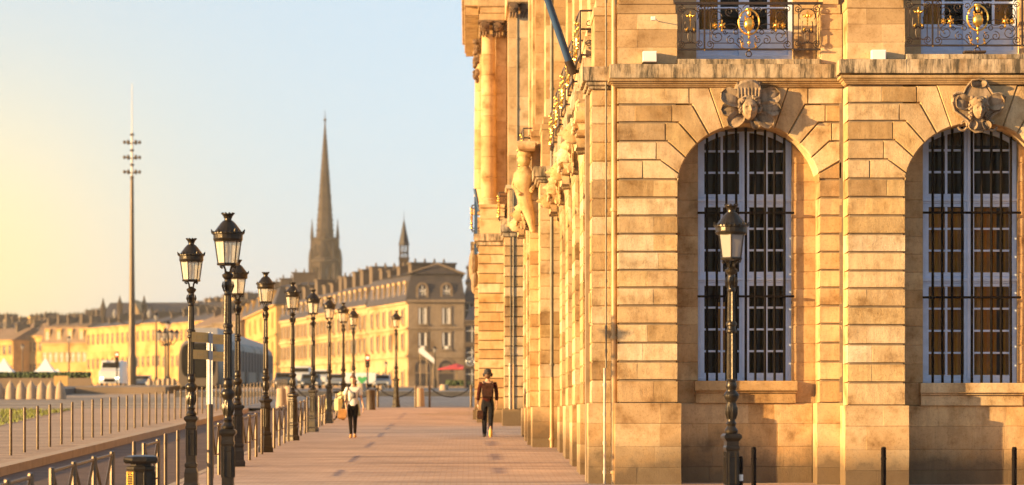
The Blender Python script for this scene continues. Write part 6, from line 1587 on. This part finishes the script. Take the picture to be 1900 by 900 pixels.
# tram
def tram():
    d0, d1 = 168.0, 212.0; xl, xr = px(331, d0), px(412, d0); zb_ = gz(d0)+.15; zt = pz(630, d0)
    t = thing('tram', 'long grey tram with dark rounded front coming along the quay', 'tram', ((xl+xr)/2, d0, gz(d0)))
    cx, hw = (xl+xr)/2, (xr-xl)/2; H_ = zt-zb_
    gr = lambda d_: gz(d_)-gz(d0)
    sec = [(-1,.12),(-1,.45),(-.97,.75),(-.88,.90),(-.70,.98),(-.3,1.0),(.3,1.0),(.70,.98),(.88,.90),(.97,.75),(1,.45),(1,.12),(.85,.02),(-.85,.02)]
    def loft(m, stations):
        n = len(sec); vs = []
        for d_, s_, zl, zh in stations:
            for a, b in sec: vs.append((cx+a*hw*s_, d_, zb_+gr(d_)+H_*(zl+(zh-zl)*b)))
        fs = [(i*n+k, i*n+(k+1) % n, (i+1)*n+(k+1) % n, (i+1)*n+k) for i in range(len(stations)-1) for k in range(n)] + [tuple(range(n))[::-1], tuple(range((len(stations)-1)*n, len(stations)*n))]
        m.add(vs, fs)
    m = MB(); loft(m, [(d0-1.2,.88,.06,.93),(d0-1.1,.92,.05,.95),(d0-.8,.93,.03,.96),(d0-.2,.98,0,.99),(d0+1.2,1,0,1),(d0+10.5,1,0,1)]); m.build('body', M['tram'], t, True)
    for a, b in ((d0+11, d0+17), (d0+17.5, d0+27), (d0+27.5, d0+33), (d0+33.5, d1)):
        m = MB(); loft(m, [(a,1,0,1),(b,1,0,1)]); m.build('body_section', M['tram'], t, False)
    m = MB(); loft(m, [(d0+10.4,.93,.02,.97),(d1-.5,.93,.02,.97)]); m.build('bellows', M['iron'], t)
    # windscreen wraps the nose
    m = MB(); pl = []
    for i in range(32):
        q = 2*math.pi*i/32; cc, ss = math.cos(q), math.sin(q)
        pl.append((cx+hw*.80*math.copysign(abs(cc)**.5, cc), zb_+H_*(.575+.345*math.copysign(abs(ss)**.5, ss))))
    m.prism(pl, 0, .10, lambda u_, v_, w_: Vector((u_, d0-1.16-w_+.07*((u_-cx)/hw)**2, v_)), .05); m.build('windscreen', M['dark_glass'], t, True)
    for s_ in (-1, 1):
        m = MB(); m.ball((cx+s_*hw*.62, d0-1.0, zb_+H_*.16), .16, .12, .08); m.build('headlight', M['white_box'], t, True)
    z0, z1 = .36, .80
    for k in range(16):
        a = d0+2.4+k*2.6; 
        if a+2.1 > d1: break
        for s_ in (-1, 1):
            m = MB(); x = cx+s_*(hw+.02); door = k % 4 == 2
            m.box(x-.02, x+.02, a, a+2.1, zb_+gr(a)+H_*(.08 if door else z0), zb_+gr(a)+H_*z1); m.build('door' if door else 'side_window', M['dark_glass'], t)
    m = MB(); m.box(cx-hw*.65, cx+hw*.65, d0+2, d1-1, zt+.2, zt+.42+gr(d1)*.6); m.build('roof_equipment', M['zinc'], t)
M['tram'] = simple('tram_silver_grey', (.12,.090,.058), .5, 0, var=.08, bump=0); M['dark_glass'] = simple('dark_glass', (.018,.016,.013), .45, 0, var=.2, bump=0, spec=.10)
tram()
# cars, vans and trucks far away
def vehicle(name, label, cat, x, d_, w_, h, ln, body, face='rear', zoff=0.0, van=False, lights=False):
    cx = px(x, d_); z = gz(d_)+zoff; t = thing(name, label, cat, (cx, d_, z))
    hw = w_/2; m = MB()
    if van: prof = [(0,.25),(0,.62),(.16,.70),(.22,1.0),(1,1.0),(1,.18),(0,.18)]
    else: prof = [(0,.22),(0,.50),(.22,.60),(.34,.98),(.72,1.0),(.90,.66),(1,.62),(1,.22)]
    for s0, s1 in ((-1, 1),):
        n = len(prof); vs = []
        for s_ in (-1, -.92, .92, 1):
            k = .96 if abs(s_) == 1 else 1
            for a, b in prof: vs.append((cx+s_*hw*(1 if b < .65 else .9), d_+ln*((a-.5)*k+.5), z+h*(b*k if b > .3 else b)))
        fs = [(i*n+k2, i*n+(k2+1) % n, (i+1)*n+(k2+1) % n, (i+1)*n+k2) for i in range(3) for k2 in range(n)]+[tuple(range(n)), tuple(range(3*n, 4*n))[::-1]]
        m.add(vs, fs)
    m.build('body', M[body], t, True)
    m = MB()
    if van: m.box(cx-hw*.8, cx+hw*.8, d_+ln*.165, d_+ln*.19, z+h*.68, z+h*.93)
    else: m.box(cx-hw*.78, cx+hw*.78, d_+ln*.25, d_+ln*.29, z+h*.62, z+h*.93)
    m.build('windscreen', M['dark_glass'], t)
    for s_ in (-1, 1):
        for yy in (.2, .8):
            m = MB(); m.tube([(cx+s_*hw*.98, d_+ln*yy, z+.32), (cx+s_*hw*.80, d_+ln*yy, z+.32)], .32, 12); m.build('wheel', M['iron'], t)
        m = MB(); m.ball((cx+s_*hw*.72, d_-.02, z+h*.36), .14, .06, .10, 8, 6); m.build('headlight', M['head_on' if lights else 'far_white'], t)
    m = MB(); m.box(cx-hw*.5, cx+hw*.5, d_-.05, d_+.05, z+h*.22, z+h*.34); m.build('grille', M['iron'], t)
    return t
m_, N_, L_ = newmat('headlamp_lit'); b_ = N_['Principled BSDF']; b_.inputs['Emission Color'].default_value = (.9,1,.75,1); b_.inputs['Emission Strength'].default_value = 6.0; M['head_on'] = m_
m_, N_, L_ = newmat('red_signal_lit'); b_ = N_['Principled BSDF']; b_.inputs['Base Color'].default_value = (.6,.02,.01,1); b_.inputs['Emission Color'].default_value = (1,.08,.04,1); b_.inputs['Emission Strength'].default_value = 8.0; M['red_on'] = m_
M['car_white'] = simple('white_car_paint', (.62,.60,.56), .35, 0, var=.05, bump=0); M['car_dark'] = simple('dark_car_paint', (.05,.06,.07), .3, 0, var=.1, bump=0); M['car_grey'] = simple('silver_car_paint', (.28,.29,.30), .3, .3, var=.05, bump=0)
M['green'] = simple('green_print', (.06,.38,.10), .6, 0, var=.2); M['tent'] = simple('white_tent_canvas', (.72,.70,.68), .8, 0, var=.05, bump=0); M['red_cloth'] = simple('red_parasol_cloth', (.42,.03,.03), .8, 0, var=.2, bump=0); M['plant'] = simple('plant_leaves', (.06,.09,.025), .8, 0, var=.5, scale=8, bump=0)
vehicle('truck', 'pale truck with lit headlights left of the light mast', 'truck', 203, 300, 2.3, 3.0, 7, 'car_white', van=True, lights=True)
vehicle('van', 'white van behind the lamp below the spire', 'van', 556, 290, 2.2, 2.3, 5, 'car_white', van=True)
vehicle('van', 'white van left of the walking woman with its dark windscreen facing us', 'van', 594, 300, 2.1, 2.0, 5, 'car_white', van=True)
vehicle('parked_car', 'dark car parked behind the tram end', 'car', 527, 250, 1.9, 1.5, 4.2, 'car_dark'); vehicle('parked_car', 'silver car parked between the lamps left of the woman', 'car', 620, 280, 1.9, 1.5, 4.2, 'car_grey'); vehicle('parked_car', 'dark car just behind the silver one', 'car', 575, 270, 1.9, 1.45, 4.2, 'car_dark'); vehicle('parked_car', 'dark grey car parked right of the traffic light', 'car', 708, 300, 1.9, 1.5, 4.2, 'car_grey')
vehicle('parked_car', 'blurred dark car on the square behind the white tents', 'car', 120, 320, 1.9, 1.5, 4.2, 'car_dark'); vehicle('parked_car', 'blurred grey car right of the pale truck', 'car', 262, 330, 1.9, 1.5, 4.2, 'car_grey')
# market trailer with a green emblem
d_ = 300; t = thing('trailer', 'white trailer with a green heart shaped print behind the walking woman', 'trailer', (px(665, d_), d_, gz(d_)))
m = MB(); m.ring(px(635, d_), px(697, d_), d_, d_+2.2, gz(d_)+.5, pz(692, d_), .06); m.build('body', M['tent'], t)
m = MB(); m.prism([(px(x, d_), pz(y, d_)) for x, y in ((663, 700), (667, 698), (672, 701), (677, 698), (681, 701), (678, 707), (671, 712), (665, 707))], 0, .02, lambda u_, v_, w_: Vector((u_, d_-w_, v_))); m.build('green_emblem', M['green'], t)
m = MB(); [m.tube([(px(x, d_), d_+.2, gz(d_)+.3), (px(x, d_), d_+.5, gz(d_)+.3)], .3, 12) for x in (648, 686)]; m.build('wheel', M['iron'], t)
def signal(x, d_, y, label, mat='red_on'):
    t = thing('traffic_light', label, 'traffic light', (px(x, d_), d_, gz(d_))); m = MB(); k = F/d_; zl = pz(y, d_); xc = px(x, d_)
    m.bar((xc, d_, gz(d_)-.1), (xc, d_, zl-.5), .06, 8); m.build('pole', M['iron'], t); m = MB(); m.ring(xc-.17, xc+.17, d_-.12, d_+.15, zl-.75, zl+.25, .03); m.build('housing', M['iron'], t)
    for j, mm in ((0, mat), (-.3, 'pot'), (-.6, 'pot')): m = MB(); m.ball((xc, d_-.12, zl+j), .12, .05, .12, 10, 6); m.build('lens', M[mm], t)
signal(682, 220, 664, 'traffic light showing red above the white trailer'); signal(217, 260, 658, 'traffic light glowing amber above the pale truck', 'red_on')
# white peaked tents
def tent(x, d_, yp, yb, w_, label):
    k = F/d_; cx = px(x, d_); hw = w_/2/k; t = thing('peaked_tent', label, 'tent', (cx, d_, gz(d_)), 'white peaked tents'); zt, ze_ = pz(yp, d_), pz(yb-10, d_); m = MB(); n = 8; ring_ = []
    pr = [(1, 0), (.62, .28), (.34, .58), (.14, .85), (.02, 1)]
    m.lathe([(hw*a, ze_+(zt-ze_)*b) for a, b in pr], (cx, d_+hw, 0), 4, .5); m.build('canopy', M['tent'], t)
    m = MB(); m.sq([(hw*.72, gz(d_)), (hw*.72, ze_+.05)], (cx, d_+hw, 0)); m.build('side_wall', M['tent'], t)
tent(80, 250, 664, 702, 62, 'white peaked tent in the middle of the left side'); tent(2, 250, 664, 702, 62, 'white peaked tent cut by the left border'); tent(104, 300, 684, 704, 30, 'small low white tent tucked to the right of the big one')
for i, x in enumerate((-2, 19.5, 39, 58, 77, 94.5, 111.5)):
    d_ = 143.5; m = MB(); z = gz(d_)
    m.lathe([(.33,-.1),(.32,.12),(.27,.4),(.18,.68),(.10,.80),(.05,.84),(.06,.90),(.02,.93)], (px(x, d_), d_, z), 14)
    tag(m.build('cone_bollard', M['kerb'], smooth=True), 'pointed stone bollard in the left row below the tents, %s from the left' % ordn[i], 'bollard', 'pointed stone bollards below the tents')
for i, x in enumerate((278, 295, 304, 313, 322)):
    d_ = 192; m = MB(); m.lathe([(.2,-.1),(.18,.35),(.1,.5)], (px(x, d_), d_, gz(d_)+.3), 8); tag(m.build('stone_bollard', M['kerb'], smooth=True), 'tiny pale bollard behind the stage platform, %s counted from the mast towards the tram' % ordn[i], 'bollard', 'tiny pale bollards left of the tram')
# fence of greenery and low hedge line behind the cone bollards
m = MB(); random.seed(4)
for i in range(1800):
    x = random.uniform(px(-30, 200), px(165, 200)); m.ball((x, 200+random.random(), gz(200)+.9+random.random()*.35), .12, .12, .08, 4, 3)
tag(m.build('hedge', M['plant'], kind='stuff'), 'low green hedge strip in front of the white tents', 'hedge')
m = MB(); m.box(px(-40, 199), px(170, 199), 199, 199.2, gz(199)-.2, gz(199)+.85); tag(m.build('low_wall', M['tramway']), 'low brown wall carrying the hedge before the tents', 'wall')
m = MB(); m.box(px(100, 196), px(126, 196), 196, 196.3, gz(196)+.3, gz(196)+1.0); tag(m.build('yellow_board', M['sign']), 'bright yellow board leaning on the low wall left of the truck', 'board')
# red cafe parasols, planters, white stair awning, round shop sign
def parasol(x, d_, label):
    cx = px(x, d_); z = gz(d_); t = thing('parasol', label, 'parasol', (cx, d_, z), 'red cafe parasols'); m = MB(); m.bar((cx, d_, z), (cx, d_, z+2.9), .04, 6); m.build('pole', M['post_iron'], t); m = MB(); m.lathe([(2.3, z+2.15), (2.3, z+2.22), (.06, z+2.85)], (cx, d_, 0), 8); m.build('canopy', M['red_cloth'], t)
parasol(848, 330, 'red cafe parasol left of the walking man, nearer the corner house'); parasol(884, 320, 'red cafe parasol right behind the walking man')
m = MB(); random.seed(6)
for i in range(500): m.ball((random.uniform(px(828, 300), px(890, 300)), 300+random.random(), gz(300)+.3+random.random()*.5), .14, .14, .1, 4, 3)
tag(m.build('planter_hedge', M['plant'], kind='stuff'), 'low planter hedge below the red parasols', 'hedge')
d_ = 340; m = MB(); m.prism([(px(x, d_), pz(y, d_)) for x, y in ((777, 646), (784, 646), (808, 668), (806, 675), (777, 654))], 0, .9, lambda u_, v_, w_: Vector((u_, d_-w_, v_))); t = thing('stair_awning', 'white sloping awning before the ground floor of the corner house', 'awning', (px(790, d_), d_, gz(d_))); m.build('canopy', M['tent'], t)
m = MB(); [m.bar((px(x, d_), d_-.4, gz(d_)), (px(x, d_), d_-.4, pz(y, d_)), .06, 6) for x, y in ((780, 652), (804, 672), (792, 662))]; m.build('post', M['post_iron'], t)
d_ = 292; m = MB(); n = 20; m.tube([(px(873, d_)+.42*math.cos(2*math.pi*i/n), d_, pz(671, d_)+.42*math.sin(2*math.pi*i/n)) for i in range(n)], .09, 6, True); m.ball((px(873, d_), d_, pz(671, d_)), .2, .05, .2); m.bar((px(873, d_), d_, pz(671, d_)), (px(873, d_), d_+8, pz(671, d_)), .04, 5)
tag(m.build('round_shop_sign', M['car_grey'], smooth=True), 'round ring shaped shop sign on the dark narrow house', 'sign')
# people far on the square: tiny dark figures by the cafe
# ---------------------------------------------------------------- morning air
HAZE = True
if HAZE:
    m, N, L = newmat('morning_haze'); N.remove(N['Principled BSDF']); v = N.new('ShaderNodeVolumePrincipled'); v.inputs['Color'].default_value = (.95,.88,.76,1); v.inputs['Density'].default_value = .00012; v.inputs['Anisotropy'].default_value = 0.0
    L.new(v.outputs[0], N['Material Output'].inputs['Volume'])
    mb = MB(); mb.box(-1500, 600, -60, 2600, -3.5, 125); o = mb.build('haze', m); o['kind'] = 'stuff'; tag(o, 'golden morning haze over the whole quay', 'haze')
